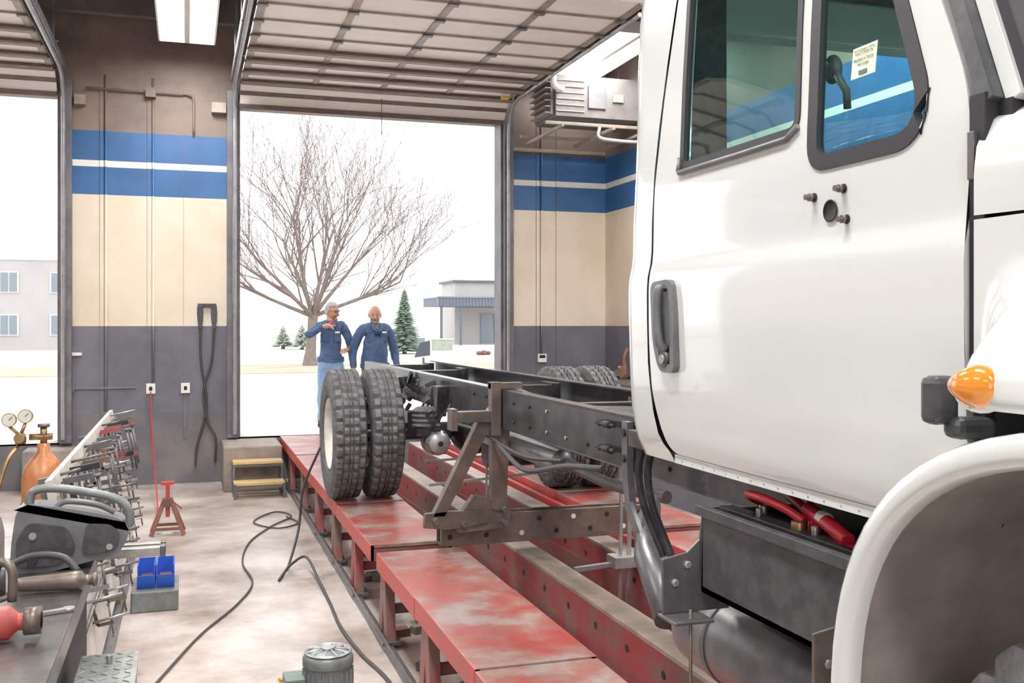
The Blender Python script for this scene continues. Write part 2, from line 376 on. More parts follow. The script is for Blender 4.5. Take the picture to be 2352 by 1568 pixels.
b.box(1.67,1.96,6.36,6.46,.83,.90,'rust'); b.box(1.63,1.67,6.34,6.46,.78,.92,'rust'); b.box(1.90,1.965,6.34,6.42,.74,1.09,'rust'); b.box(1.9,2.12,6.36,6.44,1.045,1.085,'rust')
for x,z in ((1.72,.17),(2.0,.16),(1.99,.25),(1.53,.2)):
    b.cyl((x,6.33,z),(x,6.5,z),.02,'steel',n=6)
b.beam((2.72,6.0,-.42),(2.74,6.0,1.0),.03,.012,'galv'); b.beam((2.66,6.0,-.42),(2.68,6.0,.95),.02,.02,'galv')
b.beam((2.35,6.0,-.09),(3.0,6.0,-.05),.03,.03,'galv'); b.box(2.60,2.78,5.93,6.07,-.09,-.02,'galv')
b.beam((1.9,8.3,.32),(3.1,8.3,.37),.02,.02,'galv'); b.beam((1.75,7.5,.25),(2.7,7.5,.31),.02,.02,'galv')
b.beam((2.2,7.5,-.05),(2.22,7.5,1.0),.015,.015,'galv')
b.build('anchor_bracket',bevel=.006)
# ---------------------------------------------------------------- truck
TR=empty('semi_truck')
def lerp_tab(tab,z):
    if z<=tab[0][0]: return tab[0][1]
    for (a,x),(c,y) in zip(tab,tab[1:]):
        if z<=c:
            t=(z-a)/(c-a); return x+(y-x)*t
    return tab[-1][1]
TAB=[(1.0,1.44),(1.05,1.432),(1.075,1.418),(1.12,1.406),(1.25,1.395),(1.45,1.388),(1.59,1.387),(1.635,1.391),(1.665,1.402),(1.72,1.4035),(1.85,1.405),(1.92,1.409),(1.97,1.415),(2.2,1.438),(2.5,1.475),(2.7,1.52),(2.8,1.58)]
def sx(y,z):
    return sum(lerp_tab(TAB,z+k*.009) for k in(-2,-1,0,1,2))/5
def rpoly(pts,rad,n=6):
    out=[];k=len(pts)
    for i in range(k):
        p=Vector(pts[i]);a=Vector(pts[i-1])-p;c=Vector(pts[(i+1)%k])-p
        r=rad[i] if isinstance(rad,(list,tuple)) else rad
        if r<=0: out.append(tuple(p)); continue
        p0=p+a.normalized()*r;p1=p+c.normalized()*r
        for j in range(n+1):
            t=j/n; q=p0*(1-t)**2+p*2*t*(1-t)+p1*t*t; out.append(tuple(q))
    return out
def resamp(l,s=.05):
    out=[]
    for i in range(len(l)):
        a=Vector(l[i]);c=Vector(l[(i+1)%len(l)]);k=max(1,int((c-a).length/s+.5))
        for j in range(k): out.append(tuple(a.lerp(c,j/k)))
    return out
def inside(p,l):
    x,y=p;r=False;n=len(l)
    for i in range(n):
        x1,y1=l[i];x2,y2=l[(i+1)%n]
        if (y1>y)!=(y2>y) and x<(x2-x1)*(y-y1)/(y2-y1)+x1: r=not r
    return r
def panel(mb,outer,holes,xf,mt,step=.04,lip=.025,mir=False,lipmat=None):
    loops=[resamp(outer,step)]+[resamp(h,step) for h in holes]
    V=[];E=[]
    for l in loops:
        o=len(V);n=len(l);V+=[Vector(p) for p in l];E+=[(o+i,o+(i+1)%n) for i in range(n)]
    ys=[p[0] for p in outer];zs=[p[1] for p in outer]
    bd=list(V)
    y=min(ys)+step/2
    while y<max(ys):
        z=min(zs)+step/2
        while z<max(zs):
            if inside((y,z),loops[0]) and not any(inside((y,z),h) for h in loops[1:]):
                if min((abs(q.x-y)+abs(q.y-z)) for q in bd)>step*.6: V.append(Vector((y,z)))
            z+=step*.7
        y+=step
    r=delaunay_2d_cdt(V,E,[],0,1e-6)
    F=[]
    for f in r[2]:
        c=sum((r[0][i] for i in f),Vector((0,0)))/len(f)
        if inside(c,loops[0]) and not any(inside(c,h) for h in loops[1:]):
            f=list(f); a,c2,d=(r[0][i] for i in f[:3])
            ccw=(c2-a).cross(d-a)>0
            if ccw!=mir: f=f[::-1]
            F.append(tuple(f))
    g=(lambda x:4.8-x) if mir else (lambda x:x)
    o=mb.add([(g(xf(v.x,v.y)),v.x,v.y) for v in r[0]],F,mt,True)
    for i,v in enumerate(r[0]):
        s_=(xf(v.x,v.y+.004)-xf(v.x,v.y-.004))/.008
        nn=Vector((-1,0,s_)).normalized()
        mb.nrm[o+i]=(nn.x*(-1 if mir else 1),0,nn.z)
    if lip:
        for l in loops:
            n=len(l);vs=[(g(xf(*p)),p[0],p[1]) for p in l]+[(g(xf(*p)+lip),p[0],p[1]) for p in l]
            mb.add(vs,[(i,(i+1)%n,n+(i+1)%n,n+i) for i in range(n)],lipmat or mt,True)
door=rpoly([(2.80,1.075),(1.545,1.075),(1.545,1.90),(1.655,2.12),(1.92,2.62),(2.86,2.62),(2.90,2.05),(2.905,1.35),(2.885,1.2)],[.05,.02,.1,.1,.12,.08,.2,.1,.1])
YE=[(1.03,2.80),(1.075,2.805),(1.09,2.83),(1.12,2.862),(1.2,2.890),(1.35,2.911),(2.05,2.906),(2.62,2.868),(2.9,2.868)]
win1=rpoly([(2.73,1.935),(2.115,1.935),(2.175,2.52),(2.80,2.52)],[.03,.05,.05,.06])
win2=rpoly([(2.06,1.835),(1.685,1.835),(1.665,1.93),(1.80,2.24),(1.93,2.52),(2.12,2.52)],[.06,.08,.05,.2,.06,.05])
def inset(l,d):
    n=len(l);out=[]
    area=sum(l[i][0]*l[(i+1)%n][1]-l[(i+1)%n][0]*l[i][1] for i in range(n)); sg=1 if area>0 else -1
    for i in range(n):
        a=Vector(l[i])-Vector(l[i-1]);c=Vector(l[(i+1)%n])-Vector(l[i]);t=(a.normalized()+c.normalized()).normalized()
        out.append((l[i][0]-t.y*d*sg,l[i][1]+t.x*d*sg))
    return out
for mir in (False,True):
    b=MB(); g=(lambda x:4.8-x) if mir else (lambda x:x)
    panel(b,door,[win1,win2],sx,'truck',.03,.03,mir)
    panel(b,rpoly([(2.95,1.09),(1.50,1.09),(1.50,1.9),(1.62,2.14),(1.89,2.65),(2.95,2.65)],.02),[inset(win1,-.01),inset(win2,-.01)],lambda y,z:sx(y,z)+.028,'seal',.06,0,mir)
    panel(b,inset(win1,-.004),[inset(win1,.018)],lambda y,z:sx(y,z)-.004,'seal',.04,.02,mir)
    panel(b,inset(win2,-.008),[inset(win2,.030)],lambda y,z:sx(y,z)-.004,'seal',.04,.02,mir)
    b.build('door_shell',TR,merge=False)
    b=MB(); b.tube([(g(sx(0,z)-.006),y,z) for y,z in [(2.738,1.97),(2.735,1.93),(2.73,1.924),(2.4,1.924),(2.16,1.926),(2.115,1.95)]],.008,'greypl',n=6); b.build('sill_trim',TR)
    b=MB()
    panel(b,inset(win1,.008),[],lambda y,z:sx(y,z)+.008,'glass',.08,0,mir)
    panel(b,inset(win2,.010),[],lambda y,z:sx(y,z)+.008,'glass',.08,0,mir)
    b.build('side_glass',TR,merge=False)
    b=MB(); zs=[1.045,1.06,1.08,1.1,1.13,1.2,1.28,1.35,1.5,1.58,1.62,1.66,1.70,1.8,1.95,2.1,2.3,2.5,2.62,2.7,2.76,2.8,2.82]
    prof=[(0,0),(0,3.0),(.0,3.03),(.003,3.06),(.015,3.09),(.042,3.118),(.09,3.132),(.35,3.145)]
    vs=[]
    for z in zs:
        x0=sx(0,z); dy=.20*max(0,(z-2)) ; tuck=.035*max(0,(1.2-z)/.17)
        for k_,(dx,y) in enumerate(prof):
            if k_==0: vs.append((g(x0),lerp_tab(YE,z)+.008,z))
            else: vs.append((g(x0+dx),y+dy-tuck,z))
    k=len(prof)
    b.add(vs,[(i*k+j,i*k+j+1,(i+1)*k+j+1,(i+1)*k+j) for i in range(len(zs)-1) for j in range(k-1)],'truck',True)
    b.build('cab_corner',TR)
    b=MB()
    A=[(1.53,1.88),(1.64,2.12),(1.90,2.64),(1.96,2.72)]
    for (ya,za),(yb,zb) in zip(A,A[1:]):
        b.beam((g(sx(0,za)+.022),ya-.022,za),(g(sx(0,zb)+.022),yb-.022,zb),.05,.035,'blackpl',up=(0,1,0))
        b.beam((g(sx(0,za)+.05),ya-.06,za),(g(sx(0,zb)+.05),yb-.06,zb),.05,.035,'truck',up=(0,1,0))
        b.beam((g(sx(0,za)+.06),ya-.09,za),(g(sx(0,zb)+.06),yb-.09,zb),.05,.03,'seal',up=(0,1,0))
    b.box(g(1.425),g(1.47),1.69,2.80,1.045,1.072,'truck')
    for i in range(17): b.cyl((g(1.424),1.71+i*.065,1.055),(g(1.427),1.71+i*.065,1.055),.004,'galv',n=6)
    b.box(g(1.46),g(1.52),1.69,3.0,1.045,1.07,'seal')
    b.box(g(1.40),g(1.47),1.505,1.545,1.16,1.9,'seal')
    for z in (1.25,1.74): b.box(g(1.39),g(1.42),1.524,1.54,z,z+.09,'steel')
    b.build('cab_pillar',TR,bevel=.004)
b=MB()
b.box(1.52,3.28,3.09,3.14,1.06,1.90,'truck'); b.box(1.54,1.76,3.09,3.20,1.9,2.8,'truck'); b.box(3.04,3.26,3.09,3.20,1.9,2.8,'truck'); b.box(1.76,3.04,3.09,3.20,2.48,2.8,'truck')
b.box(1.45,3.35,1.69,3.1,1.06,1.10,'seal')
b.build('cab_rear',TR,bevel=.01)
b=MB(); b.add([(1.76,3.11,1.9),(3.04,3.11,1.9),(3.04,3.11,2.48),(1.76,3.11,2.48)],[(0,1,2,3)],'glass'); b.build('rear_glass',TR)
b=MB(); b.box(1.50,3.30,1.95,3.26,2.68,2.88,'truck'); o=b.build('cab_roof',TR,bevel=.08); o.modifiers[0].segments=5
b=MB()
b.add([(1.46,1.44,1.90),(3.34,1.44,1.90),(3.24,1.90,2.70),(1.56,1.90,2.70)],[(0,1,2,3)],'glass')
b.build('windshield',TR)
b=MB()
for x in (1.85,2.95):
    b.box(x-.26,x+.26,2.25,2.75,1.30,1.48,'seat'); b.box(x-.25,x+.25,2.74,2.88,1.48,1.84,'seat'); b.box(x-.15,x+.15,2.35,2.6,1.1,1.3,'seal')
b.box(1.5,3.3,1.5,1.74,1.4,1.84,'greypl'); b.box(1.45,3.35,1.9,3.08,2.62,2.66,'seat')
b.box(1.54,1.76,3.06,3.09,1.1,2.6,'seat'); b.box(3.04,3.26,3.06,3.09,1.1,2.6,'seat'); b.box(1.76,3.04,3.06,3.09,1.1,1.9,'seat')
b.build('cab_interior',TR,bevel=.02)
b=MB(); b.M=Matrix.Translation((1.9,2.02,1.76))@Matrix.Rotation(math.radians(-40),4,'X')
b.rev([(.015*math.cos(t*math.pi/4),.20+.015*math.sin(t*math.pi/4)) for t in range(9)],(0,0,0),'blackpl',axis='z',n=32)
b.beam((-.2,0,0),(.2,0,0),.04,.02,'blackpl'); b.beam((0,-.2,0),(0,0,0),.04,.02,'blackpl'); b.cyl((0,0,-.3),(0,0,.02),.035,'blackpl')
b.build('steering_wheel',TR)
b=MB(); b.sph((1.475,2.125,2.145),(.012,.024,.026),'dark'); b.sph((1.495,2.10,2.09),(.02,.028,.036),'greypl'); b.tube([(1.49,2.085,2.08),(1.505,2.06,2.03),(1.515,2.07,1.99)],.010,'greypl'); b.build('mirror_motor',TR)
b=MB()
def st(y,z,off): return (sx(y,z)+off,y,z)
y0,y1,z0,z1=1.85,1.935,2.02,2.09
b.add([st(y0,z0,.005),st(y1,z0,.005),st(y1,z1,.005),st(y0,z1,.005)],[(0,1,2,3)],'paper'); b.build('window_sticker',TR)
def text(body,loc,size,parent,mt,rot):
    c=bpy.data.curves.new('lettering','FONT'); c.body=body; c.size=size; c.align_x='CENTER'; c.align_y='CENTER'; c.extrude=.0002
    o=bpy.data.objects.new('lettering',c); o.location=loc; o.rotation_euler=rot; c.materials.append(M[mt]); COL.objects.link(o); o.parent=parent; return o
R=(math.radians(90),0,math.radians(-90))
yc=(y0+y1)/2
for t,z,s in (('Call The Emergency Toll Free',2.082,.0060),('Number For Roadside Help',2.074,.0056),('800-RENT-A-TRUCK',2.060,.0078),('(800-736-8287)',2.049,.0062)):
    text(t,(sx(0,z)+.003,yc,z),s,TR,'ink',R)
b=MB(); b.box(sx(0,2.03)+.003,sx(0,2.03)+.0045,yc-.014,yc+.014,2.026,2.035,'green'); b.build('sticker_mark',TR)
b=MB()
hx=sx(0,1.45)
hp=rpoly([(2.70,1.325),(2.80,1.325),(2.845,1.42),(2.86,1.60),(2.72,1.607),(2.70,1.5)],[.03,.04,.05,.035,.035,.05])
panel(b,hp,[inset(hp,.026)],lambda y,z:hx-.018,'greypl',.05,.02)
panel(b,inset(hp,.024),[],lambda y,z:hx-.003,'blackpl',.05,0)
b.build('handle_bezel',TR,merge=False)
b=MB()
b.tube([(hx-.008,2.785,1.585),(hx-.026,2.785,1.57),(hx-.030,2.785,1.5),(hx-.028,2.775,1.42),(hx-.010,2.77,1.39)],.014,'greypl',n=10,sm=4)
b.cyl((hx-.022,2.765,1.365),(hx,2.765,1.365),.024,'blackpl'); b.cyl((hx-.027,2.765,1.365),(hx-.02,2.765,1.365),.014,'galv')
b.build('door_handle',TR)
b=MB(); x=sx(0,1.73)
b.rev([(0,.0),(0,.024),(-.004,.026),(-.004,.023)],(x-.002,1.975,1.73),'dark',n=24)
for y,z in ((2.042,1.768),(1.93,1.775),(1.918,1.705)):
    b.cyl((x-.022,y,z),(x,y,z),.005,'rust',n=8); b.cyl((x-.016,y,z),(x-.007,y,z),.010,'rust',n=6); b.cyl((x-.003,y,z),(x,y,z),.011,'seal',n=12); b.cyl((x-.026,y,z),(x-.022,y,z),.007,'rust',n=8)
b.build('mirror_bolt',TR)
# ---- hood
b=MB()
Ys=[1.52,1.3,1.0,.6,.2,-.2,-.5,-.62]
half=[(0,1.672),(.0,1.75),(.006,1.80),(.03,1.85),(.08,1.885),(.3,1.93),(.65,1.96),(1.0,1.97)]
vs=[];k=len(half)*2-1
for i,y in enumerate(Ys):
    t=(1.52-y)/2.14; x0=1.388+.22*t; c=2.4; w=c-x0; dz=-.28*t*t-.03*t
    row=[(x0+u*w,y,1.672+(z-1.672)*(1-.25*t)+dz*((z-1.6)/.37)) for u,z in half]
    row+= [(2*c-p[0],p[1],p[2]) for p in row[:-1][::-1]]
    vs+=row
b.add(vs,[(i*k+j,i*k+j+1,(i+1)*k+j+1,(i+1)*k+j) for i in range(len(Ys)-1) for j in range(k-1)],'truck',True)
b.add(vs[-k:],[tuple(range(k))],'truck')
b.box(1.43,3.37,1.47,1.54,1.80,1.885,'seal')
b.build('hood',TR)
def ss(t): t=max(0,min(1,t)); return t*t*(3-2*t)
for mir in (False,True):
    g=(lambda x:4.8-x) if mir else (lambda x:x)
    b=MB()
    ny,nz=30,16; vs=[]; ZL=1.334
    for i in range(ny+1):
        u=i/ny; y=1.52-2.02*u**1.6
        for j in range(nz+1):
            z=1.664-(1.664-ZL)*j/nz
            s_=ss((1.60-z)/.23); t_=ss((1.50-y)/.17)
            vs.append((g(1.388-.185*s_*t_),y,z))
    w=nz+1
    b.add(vs,[(i*w+j,i*w+j+1,(i+1)*w+j+1,(i+1)*w+j) for i in range(ny) for j in range(nz)],'truck',True)
    b.add([(vs[i*w+nz]) for i in range(ny+1)]+[(g(1.5),vs[i*w+nz][1],ZL) for i in range(ny+1)],[(i,i+1,ny+2+i,ny+1+i) for i in range(ny)],'truck')
    b.box(g(1.42),g(1.5),-.5,1.50,1.336,1.70,'seal')
    b.box(g(1.42),g(1.5),1.50,1.54,1.18,1.5,'seal')
    path=[(1.675,.30),(1.67,.45),(1.665,.6)]
    for a in range(0,181,5):
        t=math.radians(a); cc,s1=math.cos(t),math.sin(t)
        path.append((.975+.69*math.copysign(abs(cc)**.8,cc),.71+.615*abs(s1)**.8))
    path+=[(.285,.6),(.28,.45)]
    def off(d):
        out=[]
        for i in range(len(path)):
            a=Vector(path[max(i-1,0)]);c=Vector(path[min(i+1,len(path)-1)]);t=(c-a).normalized(); n=Vector((t.y,-t.x))
            out.append((path[i][0]-n.x*d,path[i][1]-n.y*d))
        return out
    cs=[(1.60,.02),(1.40,.0),(1.21,.0),(1.188,.001),(1.175,.006),(1.169,.016),(1.168,.035),(1.171,.048),(1.182,.056),(1.205,.056)]
    vs=[]
    for xx,d in cs: vs+=[(g(xx),p[0],p[1]) for p in off(d)]
    n=len(path)
    b.add(vs,[(i*n+j,i*n+j+1,(i+1)*n+j+1,(i+1)*n+j) for i in range(len(cs)-1) for j in range(n-1)],'truck',True)
    vs=[]
    for xx,d in ((1.20,.056),(1.23,.045),(1.5,.05),(1.75,.09),(1.80,.3)): vs+=[(g(xx),p[0],p[1]) for p in off(d)]
    b.add(vs,[(i*n+j,i*n+j+1,(i+1)*n+j+1,(i+1)*n+j) for i in range(4) for j in range(n-1)],'liner',True)
    pp=off(.28); b.add([(g(1.80),p[0],p[1]) for p in pp],[tuple(range(n))],'liner')
    b.build('front_fender',TR)
    b=MB(); b.sph((g(1.210),1.325,1.370),(.028,.052,.034),'amber',n=24,deform=lambda p:Vector((p.x,p.y,p.z*(1-.35*p.y/.052))))
    b.sph((g(1.222),1.325,1.364),(.02,.058,.038),'lampwhite',n=20)
    b.build('marker_lamp',TR)
    b=MB(); b.box(g(1.30),g(1.36),1.52,1.565,1.285,1.375,'blackpl'); b.box(g(1.33),g(1.42),1.49,1.54,1.26,1.30,'blackpl'); b.build('hood_latch',TR,bevel=.014)
# ---- chassis rails
b=MB()
for x0,x1,o in ((1.97,2.05,-1),(2.75,2.83,1)):
    xe=x0 if o<0 else x1
    b.box(x0,x1,-.6,11.75,1.03,1.042,'chassis'); b.box(x0,x1,-.6,11.75,.785,.797,'chassis')
    b.box(xe if o<0 else xe-.01,xe+.01 if o<0 else xe,-.6,11.75,.797,1.03,'chassis')
for y in (11.6,10.1,7.4,5.6,3.6,2.0):
    b.box(2.05,2.75,y,y+.1,.83,1.0,'chassis'); b.box(2.05,2.12,y-.08,y+.18,.80,1.02,'chassis'); b.box(2.68,2.75,y-.08,y+.18,.80,1.02,'chassis')
for y in [3.3+.31*i for i in range(27)]:
    for z in (.85,.97): 
        if random.random()<.35: b.cyl((1.962,y,z),(1.97,y,z),.011,'galv' if random.random()<.2 else 'dark',n=8)
for z in (.985,.865):
    b.cyl((1.93,4.62,z),(1.97,4.62,z),.016,'seal',n=8); b.cyl((1.94,4.44,z),(1.94,4.66,z),.010,'seal',n=8); b.cyl((1.94,4.49,z),(1.94,4.56,z),.018,'seal',n=8)
b.prism([(4.27,1.02),(4.33,1.02),(4.33,.78),(4.29,.62),(4.24,.62),(4.27,.8)],'x',1.93,1.965,'steel')
b.beam((1.94,4.28,.65),(1.95,4.0,.33),.02,.06,'steel'); b.cyl((1.92,4.3,.97),(1.97,4.3,.97),.02,'seal',n=8); b.cyl((1.92,4.3,.85),(1.97,4.3,.85),.02,'seal',n=8)
for dy in (0,.09):
    b.tube([(1.86,3.82+dy,1.0),(1.84,3.86+dy,.86),(1.85,3.84+dy,.72),(1.88,3.80+dy,.6),(1.9,3.74+dy,.5)],.018,'chassis',n=6,sm=4)
b.box(1.8,1.97,3.78,3.97,.95,1.02,'chassis')
for i in range(5):
    b.tube([(2.1+.03*i,3.0,.98),(2.12+.03*i,4.5,1.0+.01*i),(2.2+.02*i,6,.96),(2.25,7.2,1.02),(2.3+.05*i,8.4,.9)],.012,'cable',sm=6,n=6)
b.tube([(1.9,6.2,.7),(1.88,5.6,.62),(1.9,5.0,.72),(1.95,4.6,.76)],.016,'cable',sm=6)
b.tube([(1.94,7.4,.72),(1.9,6.6,.74),(1.92,5.8,.68),(1.96,5.2,.72)],.012,'cable',sm=6)
b.cyl((2.4,8.3,.62),(2.4,5.7,.74),.055,'steel'); b.cyl((2.4,5.6,.74),(2.4,3.2,.80),.05,'steel'); b.sph((2.4,5.65,.74),.07,'steel')
b.cyl((2.12,7.3,.66),(2.12,5.6,.66),.075,'galv',n=24); b.sph((2.12,5.6,.66),(.075,.05,.075),'steel'); b.tube([(2.12,5.6,.66),(2.2,5.1,.6),(2.3,4.6,.6)],.035,'steel',sm=4)
b.rev([(0,.02),(0,.2),(.35,.17),(.4,.12),(.8,.12),(.82,.03)],(2.4,2.2,.82),'steel',axis='y'); 
b.tube([(2.2,4.55,.60),(2.05,4.3,.55),(1.95,4.05,.45),(1.93,3.8,.25)],[.03,.06,.08,.085],'tank',n=16)
b.build('chassis',TR,bevel=.003)
# ---- rear axle
b=MB()
yc_=8.61; zc_=.545
b.cyl((1.45,yc_,zc_),(3.42,yc_,zc_),.075,'chassis'); b.sph((2.4,yc_-.02,zc_),(.22,.24,.22),'chassis'); b.cyl((2.4,yc_-.38,zc_+.04),(2.4,yc_-.15,zc_+.02),.1,'chassis')
for s,xs in ((1,1.86),(-1,2.94)):
    for i in range(5): b.tube([(xs,yc_-.75+.07*i,.78-.02*i),(xs,yc_-.3,.69-.015*i),(xs,yc_,.665-.015*i),(xs,yc_+.3,.69-.015*i),(xs,yc_+.75-.07*i,.78-.02*i)],.014,'chassis',n=4,sm=3)
    b.box(xs-.06,xs+.06,yc_-.1,yc_+.1,.54,.72,'chassis')
    for yy in (-.78,.78): b.prism([(yc_+yy-.08,.98),(yc_+yy+.08,.98),(yc_+yy+.03,.74),(yc_+yy-.03,.74)],'x',xs+.02 if s>0 else xs-.06,xs+.1 if s>0 else xs+.02,'chassis')
    ax=xs+.02*s; ay=yc_-.45
    b.rev([(0,.0),(0,.10),(.02,.12),(.04,.10),(.06,.12),(.08,.10),(.1,.12),(.12,.10),(.14,.12),(.17,.08),(.17,0)],(ax,ay,.62),'rubber',axis='z')
    b.box(ax-.1,ax+.1,ay-.1,ay+.1,.56,.62,'chassis')
    b.cyl((xs+.12*s,yc_-.25,.42),(xs+.12*s,yc_-.35,.95),.035,'chassis'); 
    bx=xs+.10*s
    b.rev([(-.12,0),(-.12,.05),(-.10,.085),(-.04,.095),(-.03,.105),(-.01,.105),(0,.095),(.1,.095),(.11,.11),(.13,.11),(.14,.09),(.22,.07),(.22,0)],(bx,yc_-.5,.50),'galv' if s>0 else 'chassis',axis='y',n=28)
    b.rev([(-.135,0),(-.135,.02),(-.12,.022)],(bx,yc_-.5,.50),'dark',axis='y',n=16)
    for i in range(6):
        a=i*math.pi/3; b.cyl((bx+.098*math.cos(a),yc_-.56,.5+.098*math.sin(a)),(bx+.098*math.cos(a),yc_-.47,.5+.098*math.sin(a)),.01,'steel',n=6)
    b.cyl((1.60 if s>0 else 3.2,yc_,zc_),(1.76 if s>0 else 3.04,yc_,zc_),.21,'steel',n=32)
    b.tube([(bx,yc_-.45,.6),(bx+.03,yc_-.5,.72),(bx+.1*s,yc_-.3,.85),(bx+.15*s,yc_,.95)],.012,'cable',sm=5)
    b.tube([(bx,yc_-.4,.58),(bx-.06,yc_-.7,.68),(bx+.0,yc_-.9,.82),(bx+.1*s,yc_-.7,.95)],.010,'cable',sm=5)
for i in range(18):
    x=random.uniform(1.8,2.0); y=random.uniform(7.9,9.6); z=random.uniform(.62,.98)
    b.beam((x,y,z),(x+random.uniform(-.05,.12),y+random.uniform(-.2,.2),z+random.uniform(-.14,.1)),.03,.035,random.choice(['chassis','chassis','steel']))
b.cyl((2.15,7.35,.5),(2.65,7.35,.5),.11,'chassis',n=24)
b.build('rear_axle',TR,bevel=.003)
def wheel(nm,xc,yc,zc,R,face,dish):
    b=MB()
    base=[(-.095,.30),(-.125,.33),(-.138,.41),(-.133,.48),(-.122,.515),(-.112,.54),(-.072,.545),(-.070,.527),(-.058,.527),(-.056,.545),(-.022,.545),(-.020,.527),(-.008,.527),(-.006,.545)]
    prof=base+[(-w,r) for w,r in base[::-1]]
    N=132; k=len(prof)
    def rf(i,j,r):
        ii=min(i,k-1-i)
        r=r*R/.545
        if ii in (5,6): 
            if j%4==0: r-=.022
        elif ii in (9,10,13):
            if (j+1)%3==0: r-=.014
        elif ii==4 and j%4==0: r-=.012
        return r
    b.rev(prof,(xc,yc,zc),'rubber',n=N,rf=rf,smooth=False)
    f=face
    if dish: P=[(-.10,.305),(-.115,.30),(-.112,.285),(-.09,.275),(-.06,.262),(-.0,.255),(.06,.245),(.075,.22),(.07,.15),(.03,.13),(.02,.10),(.02,0)]
    else: P=[(-.10,.305),(-.115,.30),(-.112,.285),(-.09,.275),(-.075,.26),(-.085,.2),(-.11,.13),(-.12,.10),(-.13,.09),(-.16,.085),(-.17,.06),(-.17,0)]
    b.rev([(w*f,r) for w,r in P],(xc,yc,zc),'rim',n=40)
    b.rev([(-w*f,r) for w,r in [(-.10,.305),(-.115,.30),(-.112,.285),(-.09,.27),(-.0,.25)]],(xc,yc,zc),'rim',n=40)
    for i in range(10):
        a=i*math.pi/5; xx=(.045 if dish else -.115)*f
        b.cyl((xc+xx,yc+.165*math.cos(a),zc+.165*math.sin(a)),(xc+xx-.03*f,yc+.165*math.cos(a),zc+.165*math.sin(a)),.014,'galv',n=6)
    if dish: b.cyl((xc+.06*f,yc,zc),(xc-.07*f,yc,zc),.085,'steel'); 
    b.build(nm,TR,merge=True)
wheel('rear_wheel',1.255,8.61,.547,.545,1,True); wheel('rear_wheel',1.565,8.61,.547,.545,-1,True)
wheel('rear_wheel',3.215,8.61,.547,.545,1,True); wheel('rear_wheel',3.545,8.61,.547,.545,-1,True)
wheel('front_wheel',1.38,.975,.537,.535,1,False); wheel('front_wheel',3.42,.975,.537,.535,-1,False)
# ---- battery box + brackets + air tank
b=MB()
x0,x1,y0,y1,z0,z1=1.43,1.74,1.93,2.64,.69,.93
b.box(x0,x0+.012,y0,y1,z0,z1,'blackpl'); b.box(x1,x1+.012,y0,y1,z0,z1+.03,'blackpl'); b.box(x0,x1,y0,y0+.012,z0,z1-.03,'blackpl'); b.box(x0,x1,y1-.012,y1,z0,z1,'blackpl'); b.box(x0,x1,y0,y1,z0,z0+.02,'blackpl')
b.beam((x0-.006,y0-.01,z1),(x0-.006,y1+.01,z1),.025,.03,'blackpl')
b.box(x0+.05,x1-.03,y0+.04,y1-.03,z0+.03,z1-.02,'seal')
b.beam((x0+.07,y0+.02,z1+.0),(x0+.07,y1-.02,z1+.0),.05,.025,'blackpl')
for y in (y0+.12,y0+.36,y0+.60): b.cyl((x0+.14,y,z1-.02),(x0+.14,y,z1+.025),.014,'alu',n=10)
for y in (y0+.04,y1-.2,y0+.25): b.cyl((x0+.07,y,z1),(x0+.07,y,z1+.035),.01,'galv',n=6)
for ye,mt,sg in ((y1,'steel',1),(y0,'rust',-1)):
    yy=ye+.012*sg
    prof=[(x0-.12,z0-.06),(x0-.12,z0+.10),(x0-.04,z0+.115),(x0+.0,z0+.15),(x0+.015,z0+.24),(x0+.10,z0+.24),(x0+.10,z0-.06)]
    b.prism(prof,'y',min(yy,yy+.008*sg),max(yy,yy+.008*sg),mt)
    b.box(x0-.125,x0+.0,min(yy,yy-.09),max(yy,yy+.02),z0-.07,z0-.06,mt)
    for dz in (.05,.0): b.cyl((x0-.08+dz*.8,yy-.012,z0+.03+dz),(x0-.08+dz*.8,yy+.012,z0+.03+dz),.012,'galv',n=6)
    b.cyl((x0-.05,yy-.04,.35),(x0-.05,yy-.04,z0-.04),.006,'rust',n=6)
b.tube([(1.75,2.60,.98),(1.66,2.54,1.0),(1.58,2.42,1.0),(1.54,2.28,.985),(1.53,2.22,.96)],.013,'redcable',sm=5)
b.tube([(1.62,2.60,.94),(1.52,2.53,.985),(1.485,2.42,1.0),(1.49,2.31,.99),(1.51,2.24,.965)],.013,'redcable',sm=5)
b.tube([(1.8,2.6,.95),(1.70,2.5,.97),(1.62,2.36,.965),(1.60,2.26,.95)],.012,'redcable',sm=5)
b.tube([(1.54,2.27,.99),(1.525,2.16,.972),(1.51,2.06,.95)],.020,'redcable',n=10); b.tube([(1.532,2.20,.981),(1.528,2.17,.976)],.0215,'lampwhite',n=10)
b.cyl((1.535,2.23,.93),(1.535,2.23,1.0),.016,'redcable',n=10); b.cyl((1.51,2.06,.925),(1.51,2.0,.93),.02,'redcable',n=10)
b.cyl((1.50,2.25,.92),(1.50,2.25,.965),.02,'brass',n=10)
for i in range(6):
    b.tube([(1.8+.03*i,2.5,1.0),(1.70+.02*i,2.3,.99-.01*i),(1.64,2.1,.98-.01*i),(1.58+.03*i,1.9,.97-.01*i)],.010,'cable',sm=5,n=6)
b.build('battery_box',TR,bevel=.004)
b=MB(); b.rev([(1.72,0),(1.72,.08),(1.75,.135),(1.78,.14),(2.90,.14),(2.94,.135),(3.0,.09),(3.02,.04),(3.02,0)],(1.62,0,.50),'tank',axis='y',n=40)
for y in (2.72,2.1): b.rev([(y,.141),(y,.145),(y+.04,.145),(y+.04,.141)],(1.62,0,.50),'steel',axis='y',n=40)
b.box(1.72,2.0,2.3,2.36,.48,.8,'chassis'); b.box(1.72,2.0,1.8,1.86,.48,.8,'chassis')
b.build('air_tank',TR)
